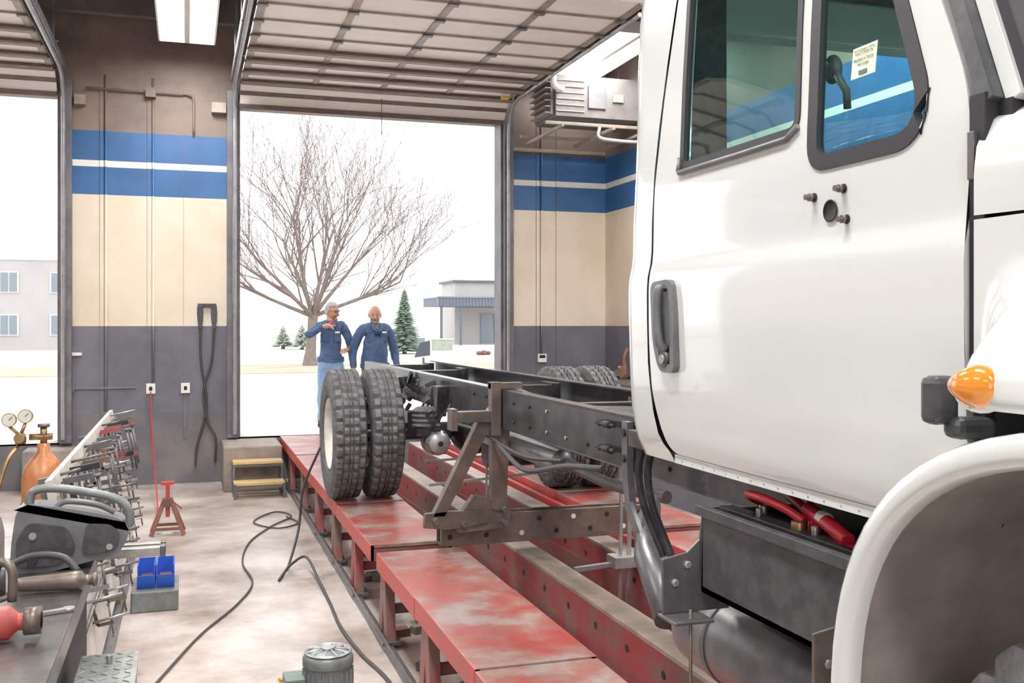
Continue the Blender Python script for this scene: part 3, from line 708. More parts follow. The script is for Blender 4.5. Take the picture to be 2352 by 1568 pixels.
# ---------------------------------------------------------------- cables on floor
def F(x,y,z=.0): return (x,y,FZ+.012+z)
b=MB(); b.tube([F(-.30,5.6),F(-.14,6.15),F(.08,6.9),F(.35,7.6),F(.49,8.2),F(.45,8.9),F(.55,9.7),F(.80,10.4),F(1.05,10.9),F(.9,11.2),F(.65,10.7),F(.85,10.3),F(1.08,10.5),F(1.0,10.9)],.008,'cable',sm=8); b.build('extension_cord')
b=MB(); b.tube([(1.08,8.7,.42),(.96,8.9,.05),(.92,8.9,-.3),F(.80,8.6),F(.70,8.22),F(.72,8.3,.0),F(.82,8.5,.05),F(.94,8.5,.10),F(.98,8.0,.03),F(.99,7.4),F(.98,6.8),F(1.02,6.2),F(1.09,5.7),F(1.1,5.0)],.011,'cable',sm=8); b.build('air_hose')
b=MB(); b.tube([(-.44,YW-.08,.62),(-.42,YW-.3,.2),(-.36,YW-1.2,-.2),(-.3,YW-2.2,-.5),F(-.3,10.9)],.008,'redcable',sm=8); b.build('power_cord')
b=MB(); b.cyl(F(.5,5.9),F(.56,5.93),.012,'yellow',n=8); b.cyl(F(.56,5.93),F(.6,5.95),.006,'galv',n=8); b.build('screwdriver')
# ---------------------------------------------------------------- motor pump
b=MB(); mx,my=.56,4.25
b.box(mx-.14,mx+.12,my-.12,my+.14,FZ+.04,-.24,'green'); 
for dx in(-.11,.1): 
    for dy in(-.1,.1): b.cyl((mx+dx,my+dy,FZ),(mx+dx,my+dy,FZ+.05),.02,'steel')
b.rev([(-.24,0),(-.24,.11),(-.22,.11),(-.2,.095),(.05,.095),(.055,.105),(.085,.105),(.10,.095),(.115,.06),(.115,0)],(mx,my,0),'motorgrey',axis='z',n=40)
for i in range(22):
    a=i*2*math.pi/22; b.beam((mx+.1*math.cos(a),my+.1*math.sin(a),-.2),(mx+.1*math.cos(a),my+.1*math.sin(a),.04),.006,.014,'motorgrey',up=(math.cos(a),math.sin(a),0))
for i in range(10):
    a=i*2*math.pi/10; b.tube([(mx+.03*math.cos(a),my+.03*math.sin(a),.118),(mx+.09*math.cos(a),my+.09*math.sin(a),.108)],.005,'galv',n=6)
b.cyl((mx,my,.11),(mx,my,.125),.028,'galv')
b.rev([(.108,.086),(.116,.092),(.108,.098)],(mx,my,0),'galv',axis='z',n=40)
b.box(mx-.18,mx-.1,my-.06,my+.06,-.12,.02,'green')
b.build('hydraulic_pump',bevel=.005)
# ---------------------------------------------------------------- jack stand
b=MB(); jx,jy=-.18,10.4
for sx_,sy_ in ((-1,-1),(1,-1),(1,1),(-1,1)):
    b.beam((jx+.15*sx_,jy+.13*sy_,FZ+.01),(jx+.035*sx_,jy+.035*sy_,-.25),.05,.012,'rusty',up=(sx_,sy_,0))
b.box(jx-.05,jx+.05,jy-.05,jy+.05,-.30,-.22,'rusty'); b.box(jx-.02,jx+.02,jy-.025,jy+.025,-.4,-.07,'red'); b.box(jx-.06,jx+.06,jy-.03,jy+.03,-.09,-.06,'red'); b.beam((jx+.05,jy,-.26),(jx+.13,jy,-.33),.015,.015,'rusty')
for s in(-1,1): b.beam((jx-.13,jy+.12*s,-.5),(jx+.13,jy+.12*s,-.5),.01,.03,'rusty'); b.beam((jx+.13*s,jy-.12,-.5),(jx+.13*s,jy+.12,-.5),.01,.03,'rusty')
b.build('jack_stand',bevel=.003)
# ---------------------------------------------------------------- clamp rack
b=MB()
def bp(y,t,o=0):
    n=Vector((1.1,0,.18)).normalized(); p=Vector((-.64+.18*t,y,.70-1.1*t)); return p+n*o
Y0,Y1=5.45,9.8
vs=[bp(Y0,0),bp(Y1,0),bp(Y1,1),bp(Y0,1),bp(Y0,0,-.03),bp(Y1,0,-.03),bp(Y1,1,-.03),bp(Y0,1,-.03)]
b.add(vs,[(0,1,2,3),(7,6,5,4),(0,4,5,1),(1,5,6,2),(2,6,7,3),(3,7,4,0)],'board')
for y in (5.6,7.6,9.6): b.beam(bp(y,0,-.05),(-.46,y,FZ),.06,.04,'steel')
b.box(-.56,-.43,Y0,Y1,FZ,FZ+.08,'steel')
for t in (.06,.4,.72): b.tube([bp(Y0+.05,t,.02),bp(Y1-.05,t,.02)],.010,'steel')
rnd=random.Random(3)
def clamp(y,t,s,mt,mt2='steel'):
    d=.14*s; h=.22*s/1.1
    P=[bp(y,t,.02+d),bp(y,t,.02),bp(y,t+h*.5,.015),bp(y,t+h,.02),bp(y,t+h,.02+d)]
    for a,c in zip(P,P[1:]): b.beam(a,c,.016*s,.03*s,mt)
    q2=bp(y,t+h*.25,.02+d*.85); q3=bp(y,t+h*1.5,.02+d*.85)
    b.cyl(q3,q2,.008*s,mt2,n=8); b.cyl(q2,bp(y,t+h*.2,.02+d*.85),.018*s,mt2,n=8)
    b.beam(q3+Vector((0,-.05*s,0)),q3+Vector((0,.05*s,0)),.01,.01,mt2)
for i in range(12):
    y=5.7+i*.34
    clamp(y,.03+rnd.uniform(0,.05),rnd.uniform(.85,1.2),rnd.choice(['steel','rust','steel','redw','chassis']))
    if i%3!=1: clamp(y+.12,.38+rnd.uniform(0,.05),rnd.uniform(.7,1.0),rnd.choice(['steel','rust','galv']))
    if i%2: clamp(y,.70,rnd.uniform(.6,.8),'rust')
    for t in (.02,.12,.25,.45,.62,.8):
        if rnd.random()<.5:
            L=rnd.uniform(.10,.22); yy=y+rnd.uniform(-.15,.15); b.cyl(bp(yy,t,.0),bp(yy,t-.01,L),.008,rnd.choice(['galv','steel','rust']),n=8)
b.build('clamp_rack')
b=MB(); bx0,bx1,by0,by1,bz0,bz1=-.34,-.08,7.70,7.98,-.42,-.26
for i in range(2):
    dx=(bx1-bx0)/2; a0,a1=bx0+i*dx,bx0+(i+1)*dx-.008
    b.box(a0,a1,by0,by1,bz0,bz0+.008,'bin'); b.box(a0,a0+.008,by0,by1,bz0,bz1,'bin'); b.box(a1-.008,a1,by0,by1,bz0,bz1,'bin'); b.box(a0,a1,by1-.008,by1,bz0,bz1,'bin')
    b.prism([(by0,bz0),(by0-.05,bz0+.10),(by0-.042,bz0+.10),(by0+.008,bz0)],'x',a0,a1,'bin'); b.box(a0+.02,a1-.02,by0+.03,by1-.03,bz0+.01,bz0+.05,'rusty')
b.build('storage_bin')
b=MB(); b.box(-.38,-.06,7.60,8.05,FZ,-.422,'motorgrey'); b.build('tool_crate',bevel=.01)
# ---------------------------------------------------------------- gas bottles
def bottle(nm,x,y,r,zt,mt,gauges):
    b=MB(); b.rev([(FZ,0),(FZ,r*.9),(FZ+.03,r),(zt-.16,r),(zt-.09,r*.85),(zt-.04,r*.55),(zt,r*.3),(zt+.05,r*.28),(zt+.05,0)],(x,y,0),mt,axis='z',n=32)
    b.cyl((x,y,zt+.05),(x,y,zt+.16),.02,'brass'); b.cyl((x,y,zt+.15),(x,y,zt+.17),.035,'steel',n=12); b.cyl((x-.08,y,zt+.09),(x+.05,y,zt+.09),.02,'brass')
    if gauges:
        b.rev([(0,0),(0,.03),(.03,.034),(.06,.03),(.06,0)],(x-.13,y,zt+.05),'brass',axis='z',n=20); b.cyl((x-.13,y-.06,zt+.09),(x-.13,y+.02,zt+.09),.03,'brass')
        for dx,dz in ((-.19,.20),(-.10,.22)):
            b.cyl((x+dx,y+.0,zt+dz),(x+dx,y-.03,zt+dz),.042,'brass',n=24); b.cyl((x+dx,y-.032,zt+dz),(x+dx,y-.034,zt+dz),.037,'lens',n=24)
            b.beam((x+dx,y-.037,zt+dz),(x+dx+.02,y-.037,zt+dz+.02),.003,.003,'dark'); b.cyl((x+dx,y-.01,zt+dz-.04),(x-.13,y-.01,zt+.1),.01,'brass',n=8)
        b.tube([(x-.14,y,zt+.04),(x-.2,y-.05,zt-.06),(x-.26,y-.1,zt-.3)],.012,'brass',sm=4)
    b.build(nm)
bottle('gas_bottle',-.84,6.8,.125,.69,'orange',True)
bottle('gas_bottle',-1.05,6.1,.10,.50,'galv',False)
bottle('gas_bottle',-1.30,6.3,.11,.54,'motorgrey',False)
# ---------------------------------------------------------------- workbench + tools
b=MB(); BZ=.35
b.box(-1.7,-.42,2.4,5.35,BZ-.02,BZ,'bench'); b.box(-.45,-.42,2.4,5.35,BZ-.09,BZ-.02,'bench'); b.box(-1.7,-.42,5.30,5.35,BZ-.09,BZ-.02,'bench')
for x in (-1.64,-.50):
    for y in (2.5,5.25): b.box(x-.035,x+.035,y-.035,y+.035,FZ,BZ-.02,'bench')
b.box(-1.6,-.50,2.5,5.3,-.15,-.13,'bench'); b.box(-.47,-.455,3.0,5.2,-.45,BZ-.09,'seal')
b.build('workbench',bevel=.004)
b=MB(); b.box(-.41,-.20,3.3,4.5,-.45,.09,'steel'); b.box(-.415,-.19,3.28,4.52,.09,.10,'diamond')
for i in range(24):
    for j in range(5):
        y=3.35+i*.05; x=-.395+j*.043; s=.012*(1 if (i+j)%2 else -1)
        b.beam((x-.012,y-s,.1015),(x+.012,y+s,.1015),.005,.003,'galv')
b.box(-.40,-.24,3.4,4.4,FZ,-.45,'dark'); b.cyl((-.3,4.4,.10),(-.3,4.4,.13),.012,'galv'); b.build('toolbox',bevel=.002)
b=MB(); ys_,ye_=5.0,5.16; ox,oz=-.78,BZ
body=rpoly([(.02,.0),(.20,.0),(.38,.04),(.48,.06),(.53,.15),(.50,.22),(.36,.26),(.22,.29),(.10,.31),(.05,.29),(.03,.15)],[.02,.02,.02,.04,.05,.05,.03,.02,.05,.04,.04])
b.prism([(ox+p[0],oz+p[1]) for p in body],'y',ys_,ye_,'greypl')
lower=rpoly([(.05,.03),(.22,.03),(.30,.10),(.26,.20),(.10,.23),(.05,.15)],.03)
b.prism([(ox+p[0],oz+p[1]) for p in lower],'y',ys_-.02,ys_,'blackpl')
low2=rpoly([(.32,.07),(.46,.08),(.49,.15),(.45,.20),(.34,.21)],.03)
b.prism([(ox+p[0],oz+p[1]) for p in low2],'y',ys_-.018,ys_,'blackpl')
b.tube([(ox+.09,5.08,oz+.29),(ox+.11,5.08,oz+.355),(ox+.20,5.08,oz+.365),(ox+.34,5.08,oz+.34),(ox+.47,5.08,oz+.30),(ox+.52,5.08,oz+.24),(ox+.52,5.08,oz+.17)],.020,'motorgrey',n=10,sm=5)
b.tube([(ox+.20,5.03,oz+.27),(ox+.25,5.03,oz+.31),(ox+.38,5.03,oz+.29),(ox+.46,5.03,oz+.25)],.014,'greypl',n=10,sm=5)
b.cyl((ox+.44,4.985,oz+.1),(ox+.44,4.975,oz+.1),.014,'galv'); b.cyl((ox+.12,4.98,oz+.17),(ox+.12,4.965,oz+.17),.016,'galv'); b.cyl((ox+.12,4.98,oz+.07),(ox+.12,4.93,oz+.07),.02,'seal')
b.build('portable_band_saw',bevel=.008)
b=MB()
for y in (5.17,5.27): b.box(-.60,-.12,y,y+.05,BZ+.001,BZ+.045,'alu'); b.box(-.125,-.10,y-.005,y+.055,BZ-.003,BZ+.05,'steel')
b.build('aluminium_rail',bevel=.003)
b=MB(); z=BZ+.045
b.rev([(-.68,0),(-.68,.025),(-.64,.03),(-.50,.036),(-.46,.04),(-.42,.04),(-.41,.022),(-.38,.022),(-.38,.03),(-.36,.03),(-.36,0)],(0,0,0),'rust',n=24)
b.v=[(v[0],v[1]+4.60,v[2]+z) for v in b.v]
b.tube([(-.72,4.74,z+.05),(-.62,4.72,z+.09),(-.5,4.69,z+.08),(-.44,4.66,z+.02)],.016,'cable',sm=5)
b.build('air_hammer')
b=MB(); z=BZ+.06
b.rev([(-.98,0),(-.98,.05),(-.88,.055),(-.81,.055),(-.79,.045),(-.75,.045),(-.73,.03),(-.71,0)],(0,4.40,z),'yellow',n=24); b.cyl((-.73,4.40,z),(-.73,4.40,z+.1),.05,'steel'); b.tube([(-.73,4.40,z+.08),(-.69,4.37,z+.13),(-.65,4.35,z+.1),(-.65,4.35,z-.02)],.018,'rust',sm=4); b.rev([(-.06,.0),(-.06,.085),(-.05,.09),(-.04,.06)],(-.75,4.40,z+.04),'rust',axis='z')
b.build('angle_grinder')
b=MB(); z=BZ+.065
b.rev([(-.9,0),(-.9,.05),(-.88,.06),(-.60,.06),(-.585,.045),(-.57,.03),(-.55,.03),(-.55,.046),(-.50,.046),(-.495,.03),(-.495,0)],(0,3.95,z),'red',n=28); b.rev([(-.551,.0),(-.551,.048),(-.495,.048),(-.495,0)],(0,3.95,z),'rust',n=28)
b.build('hydraulic_ram')
b=MB(); b.beam((-.62,4.22,BZ+.008),(-.44,4.29,BZ+.008),.03,.012,'galv'); b.cyl((-.62,4.22,BZ),(-.62,4.22,BZ+.016),.03,'galv'); b.cyl((-.44,4.29,BZ),(-.44,4.29,BZ+.016),.022,'galv'); b.build('wrench')
b=MB(); b.beam((-1.05,4.9,BZ+.02),(-.92,4.75,BZ+.10),.08,.02,'steel'); b.beam((-1.1,4.7,BZ+.02),(-.9,4.62,BZ+.02),.05,.03,'rusty'); b.tube([(-1.1,5.0,BZ+.02),(-1.0,4.9,BZ+.12),(-.9,4.85,BZ+.15)],.012,'steel',sm=3); b.build('scrap_bracket')
b=MB(); b.box(5.2,5.8,9.0,12.5,FZ,.72,'slate'); b.box(5.15,5.81,8.9,12.6,.72,.76,'rust')
for i in range(30):
    x=random.uniform(5.25,5.65); y=random.uniform(9.2,12.3); z=.79
    b.beam((x,y,z),(x+random.uniform(-.1,.1),y+random.uniform(-.25,.25),z+random.uniform(0,.14)),.06,.05,random.choice(['rusty','rust','steel','rusty']))
b.tube([(5.5,12.2,.78),(5.5,12.25,1.0),(5.55,12.25,1.15)],.03,'rusty',sm=3)
b.build('scrap_bench')
# ---------------------------------------------------------------- exterior
b=MB(); b.box(-90,110,YW+.3,31,-.5,0,'ground'); b.box(-90,110,38,60,-.5,0.0,'ground'); b.box(-90,110,31,38,-.5,.02,'grass'); b.box(-90,110,60,140,-.5,.02,'ground')
b.box(-90,110,-60,YB-.3,-.5,0,'ground'); b.box(-90,XL-.3,YB-.3,YW+.3,-.5,0,'ground'); b.box(XR+.3,110,YB-.3,YW+.3,-.5,0,'ground')
b.box(DO[0][0],DO[0][1],YW+.0,YW+.3,-.02,.004,'ground'); b.box(DO[1][0],DO[1][1],YW+.0,YW+.3,-.02,.004,'ground')
b.build('ground')
b=MB(); rt=random.Random(11)
def branch(p,d,L,r,lev):
    pts=[p];rs=[r];n=4
    q=p.copy();dd=d.copy()
    for i in range(n):
        dd=(dd+Vector((rt.uniform(-1,1),rt.uniform(-1,1),rt.uniform(-.5,.9)))*.13).normalized()
        q=q+dd*L/n; pts.append(q.copy()); rs.append(max(.006,r*(1-.62*(i+1)/n)))
    b.tube(pts,rs,'bark',n=6 if lev<2 else 4,caps=False)
    k={1:6,2:6,3:4,4:0}[lev]
    for i in range(k):
        t=rt.uniform(.3,1) if i<k-1 else 1.0
        idx=min(n-1,int(t*n)); f=t*n-idx
        pp=pts[idx].lerp(pts[min(idx+1,n)],max(0,min(1,f)))
        ax=Vector((rt.uniform(-1,1),rt.uniform(-1,1),rt.uniform(-.2,.8))).normalized()
        nd=(dd*1.0+ax*.7).normalized()
        branch(pp,nd,L*rt.uniform(.54,.76),max(.007,rs[idx]*.55),lev+1)
tp=Vector((4.15,36.3,0)); b.tube([tp,tp+Vector((.02,0,.5)),tp+Vector((.06,0,1.1)),tp+Vector((.12,0,1.9))],[.28,.19,.17,.18],'bark',n=10)
top=tp+Vector((.10,0,1.75))
for i in range(13):
    a=i*2*math.pi/13+rt.uniform(-.2,.2); el=[.38,.75,1.2][i%3]+rt.uniform(-.1,.1)
    d=Vector((math.cos(a)*math.cos(el),math.sin(a)*math.cos(el),math.sin(el)))
    branch(top.copy(),d,3.35+.15*(i%3),.085,1)
b.build('bare_tree',merge=False)
def spruce(x,y,h,r,mt='needle'):
    b=MB(); b.cyl((x,y,0),(x,y,h),.12,'bark',r2=.02,n=8); rr=random.Random(int(x*10))
    n=int(h*9)
    for i in range(n):
        z=.3+(h-.35)*i/n; rad=r*(1-i/n)+.08
        for j in range(11):
            a=rr.uniform(0,6.28); L=rad*rr.uniform(.75,1.1)
            c,s=math.cos(a),math.sin(a); w=.12*L+.06
            p0=Vector((x,y,z)); p1=Vector((x+c*L,y+s*L,z-.18*L)); sd=Vector((-s,c,0))*w
            m_=p0.lerp(p1,.5)
            b.add([p0,m_+sd+Vector((0,0,-.08)),p1,m_-sd+Vector((0,0,-.08)),m_+Vector((0,0,.05))],[(0,1,4),(1,2,4),(2,3,4),(3,0,4)],mt)
    b.build('spruce_tree')
spruce(10.4,50,3.3,1.1); spruce(6.4,60,1.5,.75,'shrub'); spruce(5.4,61,1.4,.75,'shrub')
b=MB(); b.box(19.0,34,73,77,0,4.65,'bldg'); b.box(18.8,34.2,72.8,77.2,4.6,4.78,'awning')
b.box(16.6,22.7,68.5,73,2.75,3.35,'awning'); b.box(16.55,22.75,68.4,73,3.35,3.45,'winext')
for i in range(26): b.box(16.6+i*.235,16.64+i*.235,68.46,68.5,2.75,3.35,'winext')
for x in (16.9,18.3,20.9,22.5): b.box(x-.08,x+.08,68.6,68.76,0,2.75,'awning')
b.box(21.0,21.9,72.9,73.0,0,2.3,'winext'); b.box(22.05,22.4,72.9,73,.0,2.3,'awning')
b.build('office_building')
b=MB(); b.box(-13.2,-6.2,62.5,75,0,5.1,'bldg')
for x in (-9.5,-6.9,-11.9):
    for z in (.9,3.3): 
        b.box(x-.5,x+.5,62.4,62.5,z-.05,z+1.15,'lampwhite'); b.box(x-.42,x-.03,62.36,62.42,z,z+1.08,'winext'); b.box(x+.03,x+.42,62.36,62.42,z,z+1.08,'winext')
b.box(-13.3,-6.1,62.4,75.1,5.1,5.2,'lampwhite')
b.build('apartment_building')
b=MB(); b.box(13.4,14.4,55.8,56.8,0,.6,'shrub'); b.box(13.35,14.45,55.75,56.85,.6,.66,'lampwhite'); b.build('transformer_box',bevel=.03)
b=MB(); b.box(12.4,13.1,57,57.6,0,.8,'lampwhite'); b.box(12.45,13.05,56.98,57.0,.2,.7,'winext'); b.build('air_conditioner',bevel=.02)
b=MB()
for dx,r in ((-.25,.14),(0,.19),(.22,.13)): b.sph((13.6+dx,46.7,.10),(r,.2,r*.75),'rusty',n=10)
b.build('red_tarp')
b=MB(); b.cyl((3.55,15.6,0),(3.55,15.6,.95),.02,'steel'); b.add([(3.40,15.6,.95),(3.66,15.6,.98),(3.66,15.62,1.22),(3.5,15.62,1.18)],[(0,1,2,3)],'awning'); b.box(3.35,3.75,15.4,15.8,0,.03,'steel'); b.build('sign_stand')
# ---------------------------------------------------------------- people
def skinned(verts,edges,radii,sub=2):
    me=bpy.data.meshes.new('t'); me.from_pydata(verts,edges,[]); ob=bpy.data.objects.new('t',me); COL.objects.link(ob)
    sk=ob.modifiers.new('s','SKIN'); sk.use_smooth_shade=True
    for i,r in enumerate(radii):
        d=me.skin_vertices[0].data[i]; d.radius=(r,r) if not isinstance(r,tuple) else r; d.use_root=(i==0)
    ss_=ob.modifiers.new('ss','SUBSURF'); ss_.levels=sub; ss_.render_levels=sub
    dg=bpy.context.evaluated_depsgraph_get(); ev=ob.evaluated_get(dg); m2=bpy.data.meshes.new_from_object(ev)
    vs=[]
    for v in m2.vertices:
        c=v.co.copy(); nn=noise.noise(Vector((c.x*9,c.y*9,c.z*6)))+.6*noise.noise(Vector((c.x*22,c.y*22,c.z*14)))
        vs.append(c+v.normal*nn*.016)
    fs=[tuple(p.vertices) for p in m2.polygons]
    bpy.data.objects.remove(ob); bpy.data.meshes.remove(me); bpy.data.meshes.remove(m2); return vs,fs
def person(nm,loc,yaw,J,top,bot,head):
    E=empty(nm,loc); E.rotation_euler=(0,0,yaw)
    b=MB()
    names=list(J['pts'].keys()); idx={n:i for i,n in enumerate(names)}
    V=[J['pts'][n][0] for n in names]; Rr=[J['pts'][n][1] for n in names]
    vs,fs=skinned(V,[(idx[a],idx[c]) for a,c in J['edges']],Rr,3)
    waist=J['waist']
    cz=lambda f:sum(vs[i].z for i in f)/len(f)
    up=[f for f in fs if cz(f)>waist or abs(sum(vs[i].x for i in f)/len(f))>.24]; us=set(up)
    dn=[f for f in fs if f not in us]
    feet=[f for f in dn if cz(f)<.10]; fe=set(feet)
    dn=[f for f in dn if f not in fe]
    o=len(b.v); b.v+=[tuple(v) for v in vs]
    for fl,mt in ((up,top),(dn,bot),(feet,'seal')):
        k=b.m(mt)
        for f in fl: b.f.append([i+o for i in f]); b.mi.append(k); b.sm.append(True)
    ring=[v for v in vs if abs(v.z-waist)<.035 and abs(v.x)<.22]
    if ring:
        x0,x1=min(v.x for v in ring),max(v.x for v in ring); y0,y1=min(v.y for v in ring),max(v.y for v in ring)
        cx,cy,ax,ay=(x0+x1)/2,(y0+y1)/2,(x1-x0)/2,(y1-y0)/2
        for k,zz in enumerate((waist-.022,waist,waist+.02)):
            b.tube([(cx+(ax-.004)*math.cos(a*math.pi/16),cy+(ay-.004)*math.sin(a*math.pi/16),zz) for a in range(33)],.020,top,n=8,caps=False)
    for h in J['hands']:
        w=Vector(h['wrist']); d=Vector(h['dir']).normalized(); pn=Vector(h['palm']).normalized(); sd=d.cross(pn).normalized()*h.get('side',1)
        b.tube([w-d*.03,w+d*.02,w+d*.05,w+d*.085],[.026,.032,.037,.030],'skin',n=10)
        curl=h.get('curl',.5); lens=[.07,.078,.072,.055]; cl=h.get('curls',[curl]*4)
        for i in range(4):
            base=w+d*.085+sd*(.030-.020*i); L=lens[i]; c=cl[i]; p=[base-d*.01]; dd=d.copy()
            for k in range(3):
                dd=(dd+pn*c*(.5+.3*k)).normalized(); p.append(p[-1]+dd*L/2.6)
            b.tube(p,[.0105,.0098,.0088,.007],'skin',n=8)
            b.sph(p[-1],.007,'skin',n=8)
        tb=w+d*.03+sd*.028; t1=tb+(d*.6+sd*.7+pn*.2).normalized()*.035; t2=t1+(d*.9+sd*.2+pn*.35).normalized()*.032
        b.tube([tb-sd*.01,t1,t2],[.014,.012,.009],'skin',n=8); b.sph(t2,.009,'skin',n=8)
        b.tube([w-d*.055,w-d*.02],[.043,.042],top,n=14)
    b.build('body',E,merge=False)
    b=MB(); hc=Vector(head['c']); b.M=Matrix.Translation(hc)@Matrix.Rotation(head['yaw'],4,'Z')@Matrix.Rotation(head['pitch'],4,'X')@Matrix.Scale(1.07,4)
    def df(p):
        t=max(0,-p.z/.118); q=p.copy(); q.x*=1-.25*t*t; 
        if p.y<0: q.y*=1-.05*t
        else: q.y*=1-.35*t
        if p.z>.03 and p.y<0: q.y*=.97
        return q
    b.sph((0,0,0),(.080,.096,.118),'skin',n=28,deform=df)
    b.tube([(0,.03,-.20),(0,.015,-.07)],[.068,.058],'skin',n=14)
    b.prism([(-.084,.022),(-.120,-.026),(-.108,-.036),(-.080,-.034)],'x',-.012,.012,'skin'); b.sph((0,-.108,-.028),(.019,.016,.013),'skin',n=10)
    for s in (-1,1):
        b.sph((s*.030,-.083,.008),(.013,.011,.007),'lampwhite',n=10); b.sph((s*.030,-.093,.006),(.006,.004,.006),'dark',n=8)
        b.sph((s*.030,-.085,.016),(.017,.011,.007),'skin',n=10)
        b.tube([(s*.014,-.096,.026),(s*.03,-.097,.030),(s*.048,-.088,.025)],.0045,'hairg',n=6)
        b.sph((s*.081,.008,-.008),(.010,.021,.033),'skin',n=10)
        b.sph((s*.035,-.072,-.035),(.026,.02,.022),'skin',n=10)
    b.tube([(-.024,-.084,-.060),(0,-.094,-.058),(.024,-.084,-.060)],.005,'rusty',n=6)
    b.sph((0,-.078,-.095),(.028,.018,.020),'skin',n=10)
    if head['hair']=='full':
        b.sph((0,.008,.012),(.088,.104,.122),'hairg',n=36,keep=lambda c:(c.z>.058) or (c.y>.012 and c.z>-.062) or (c.z>.0 and abs(c.x)>.06 and c.y>-.03),deform=lambda p:p*(1+.04*math.sin(p.x*90)*math.sin(p.y*80+p.z*60)))
        b.tube([(-.034,-.094,-.048),(0,-.104,-.044),(.034,-.094,-.048)],.006,'hairg',n=6)
    else:
        b.sph((0,.006,.0),(.084,.099,.116),'hairg',n=28,keep=lambda c:(c.y>.01 and -.055<c.z<.055) )
        b.sph((0,-.008,-.066),(.070,.090,.062),'hairg',n=24,keep=lambda c:c.z<.008 and c.y<.02 and not (abs(c.x)<.02 and c.z>-.0 ))
        b.tube([(-.032,-.092,-.062),(-.026,-.100,-.048),(0,-.108,-.044),(.026,-.100,-.048),(.032,-.092,-.062)],.008,'hairg',n=6)
    if head.get('glasses'):
        for s in(-1,1):
            b.tube([(s*.032+.022*math.cos(a*math.pi/6),-.104,.006+.016*math.sin(a*math.pi/6)) for a in range(13)],.0026,'seal',n=6); b.tube([(s*.054,-.103,.010),(s*.078,-.06,.012),(s*.084,.01,.008)],.0026,'seal',n=6)
        b.tube([(-.01,-.106,.01),(.01,-.106,.01)],.0026,'seal',n=6)
    b.build('head',E)
    b=MB()
    c=Vector(J['neck'])
    b.tube([(c.x+.080*math.cos(a*math.pi/8),c.y+.005+.076*math.sin(a*math.pi/8),c.z+.02-.03*max(0,-math.sin(a*math.pi/8))) for a in range(17)],.020,top,n=8)
    py=J['py']
    for s in(-1,1): b.add([(s*.010,py+.0,c.z-.10),(s*.075,py+.01,c.z-.06),(s*.085,c.y-.06,c.z+.02),(s*.035,c.y-.085,c.z+.02),(s*.010,py-.014,c.z-.10),(s*.075,py-.006,c.z-.06),(s*.085,c.y-.075,c.z+.025),(s*.035,c.y-.10,c.z+.025)],[(0,1,2,3),(7,6,5,4),(0,4,5,1),(1,5,6,2),(2,6,7,3),(3,7,4,0)],top)
    b.add([(-.034,c.y-.088,c.z+.02),(.034,c.y-.088,c.z+.02),(0,py-.008,c.z-.09)],[(0,1,2)],J['tee'])
    b.build('shirt_collar',E)
    b=MB()
    for s in(-1,1):
        b.box(s*.095-.05,s*.095+.05,py,py+.05,1.22,1.33,top); b.box(s*.095-.053,s*.095+.053,py-.004,py+.05,1.305,1.335,top)
    b.box(.06,.13,py-.006,py,1.345,1.37,'lampwhite')
    b.build('shirt_pocket',E,bevel=.005)
    return E
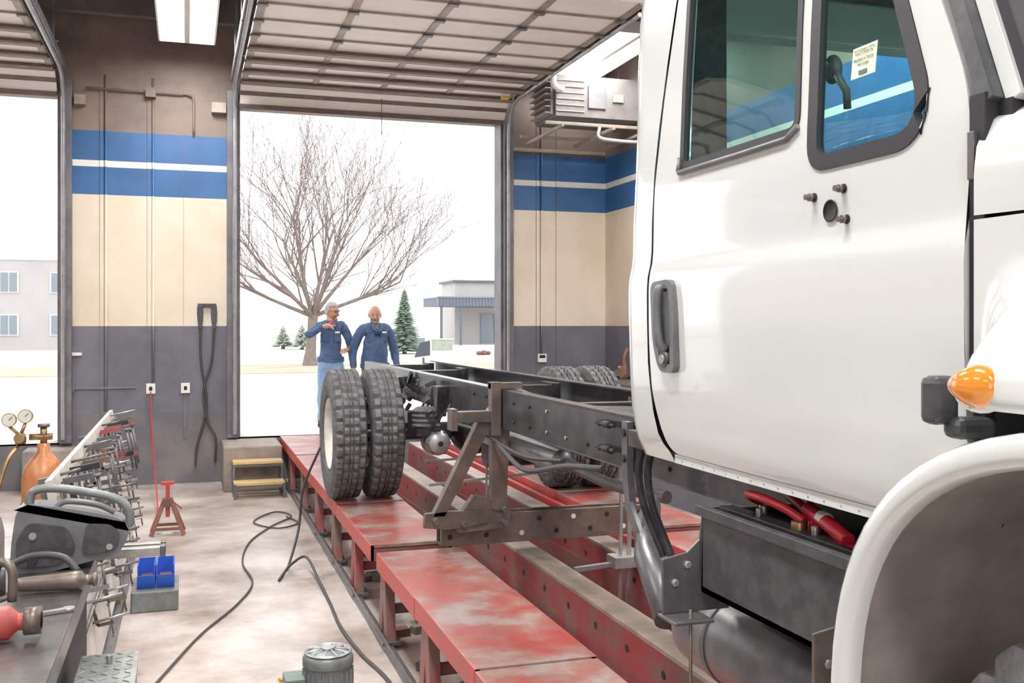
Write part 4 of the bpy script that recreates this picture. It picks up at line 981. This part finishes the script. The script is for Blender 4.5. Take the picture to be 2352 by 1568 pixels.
J1={'pts':{'pel':((0,0,.95),(.165,.13)),'waist':((0,-.005,1.08),(.158,.13)),'belly':((0,-.01,1.2),(.165,.13)),'chest':((0,-.005,1.34),(.17,.13)),'nb':((0,.005,1.46),(.11,.09)),'neck':((0,.0,1.53),.058),
 'sR':((-.15,.0,1.44),.08),'s2R':((-.205,-.01,1.40),.075),'eR':((-.33,-.14,1.31),.060),'wR':((-.10,-.29,1.44),.040),
 'sL':((.15,.0,1.44),.08),'s2L':((.20,-.01,1.39),.075),'eL':((.30,.03,1.13),.060),'wL':((.235,-.20,1.11),.040),
 'hR':((-.095,0,.88),.115),'kR':((-.115,-.02,.50),.078),'aR':((-.125,.03,.11),.062),'fR':((-.13,-.03,.05),.045),'tR':((-.15,-.17,.04),.038),
 'hL':((.095,0,.88),.115),'kL':((.115,-.03,.50),.078),'aL':((.12,.02,.11),.062),'fL':((.125,-.04,.05),.045),'tL':((.15,-.18,.04),.038)},
 'edges':[('pel','waist'),('waist','belly'),('belly','chest'),('chest','nb'),('nb','neck'),('nb','sR'),('sR','s2R'),('s2R','eR'),('eR','wR'),('nb','sL'),('sL','s2L'),('s2L','eL'),('eL','wL'),('pel','hR'),('hR','kR'),('kR','aR'),('aR','fR'),('fR','tR'),('pel','hL'),('hL','kL'),('kL','aL'),('aL','fL'),('fL','tL')],
 'waist':.97,'neck':(0,0,1.50),'py':-.130,'tee':'red',
 'hands':[{'wrist':(-.09,-.295,1.445),'dir':(.85,-.3,.12),'palm':(0,-.1,-1),'side':1,'curls':[.05,.7,.8,.8]},{'wrist':(.235,-.21,1.11),'dir':(-.45,-.8,-.1),'palm':(-.3,.1,-1),'side':-1,'curl':.45}]}
P1=person('mechanic',(1.97,14.65,0),math.radians(-8),J1,'navy','denim',{'c':(0.02,-.02,1.655),'yaw':math.radians(48),'pitch':math.radians(4),'hair':'full','glasses':True})
J2=copy.deepcopy(J1); p=J2['pts']
p['pel']=((0,0,.93),(.185,.16)); p['waist']=((0,-.03,1.04),(.19,.18)); p['belly']=((0,-.04,1.15),(.195,.18)); p['chest']=((0,-.01,1.30),(.185,.15)); p['nb']=((0,.01,1.42),(.12,.10)); p['neck']=((0,-.01,1.49),.064)
for s,k in((-1,'R'),(1,'L')):
    p['s'+k]=((s*.165,.01,1.395),.088); p['s2'+k]=((s*.225,.01,1.34),.082); p['e'+k]=((s*.325,.06,1.07),.068); p['w'+k]=((s*.325,-.05,.84),.046); p['h'+k]=((s*.10,0,.86),.125)
J2['waist']=.88; J2['neck']=(0,-.01,1.46); J2['py']=-.165; J2['tee']='slate'
J2['hands']=[{'wrist':(s*.325,-.055,.83),'dir':(-s*.05,-.25,-1),'palm':(-s*1,0,.1),'side':-s,'curl':.35} for s in(-1,1)]
P2=person('mechanic',(2.58,14.5,0),math.radians(6),J2,'navy','navy',{'c':(-.01,-.045,1.615),'yaw':math.radians(-14),'pitch':math.radians(10),'hair':'bald'})
# ---------------------------------------------------------------- world / camera
w=bpy.data.worlds.new('overcast'); S.world=w; w.use_nodes=True
bg=w.node_tree.nodes['Background']; bg.inputs[0].default_value=(.985,.99,1,1); bg.inputs[1].default_value=2.3
cam=bpy.data.cameras.new('camera'); co=bpy.data.objects.new('camera',cam); COL.objects.link(co); S.camera=co
cam.sensor_width=36; cam.lens=36*2320/2352; cam.shift_x=0; cam.shift_y=-39/2352; cam.clip_start=.05; cam.clip_end=500
co.location=(0,0,1.47); co.rotation_euler=(math.radians(90),0,-math.radians(17.83))
S.view_settings.view_transform='Standard'; S.view_settings.exposure=.08; S.view_settings.gamma=1.1
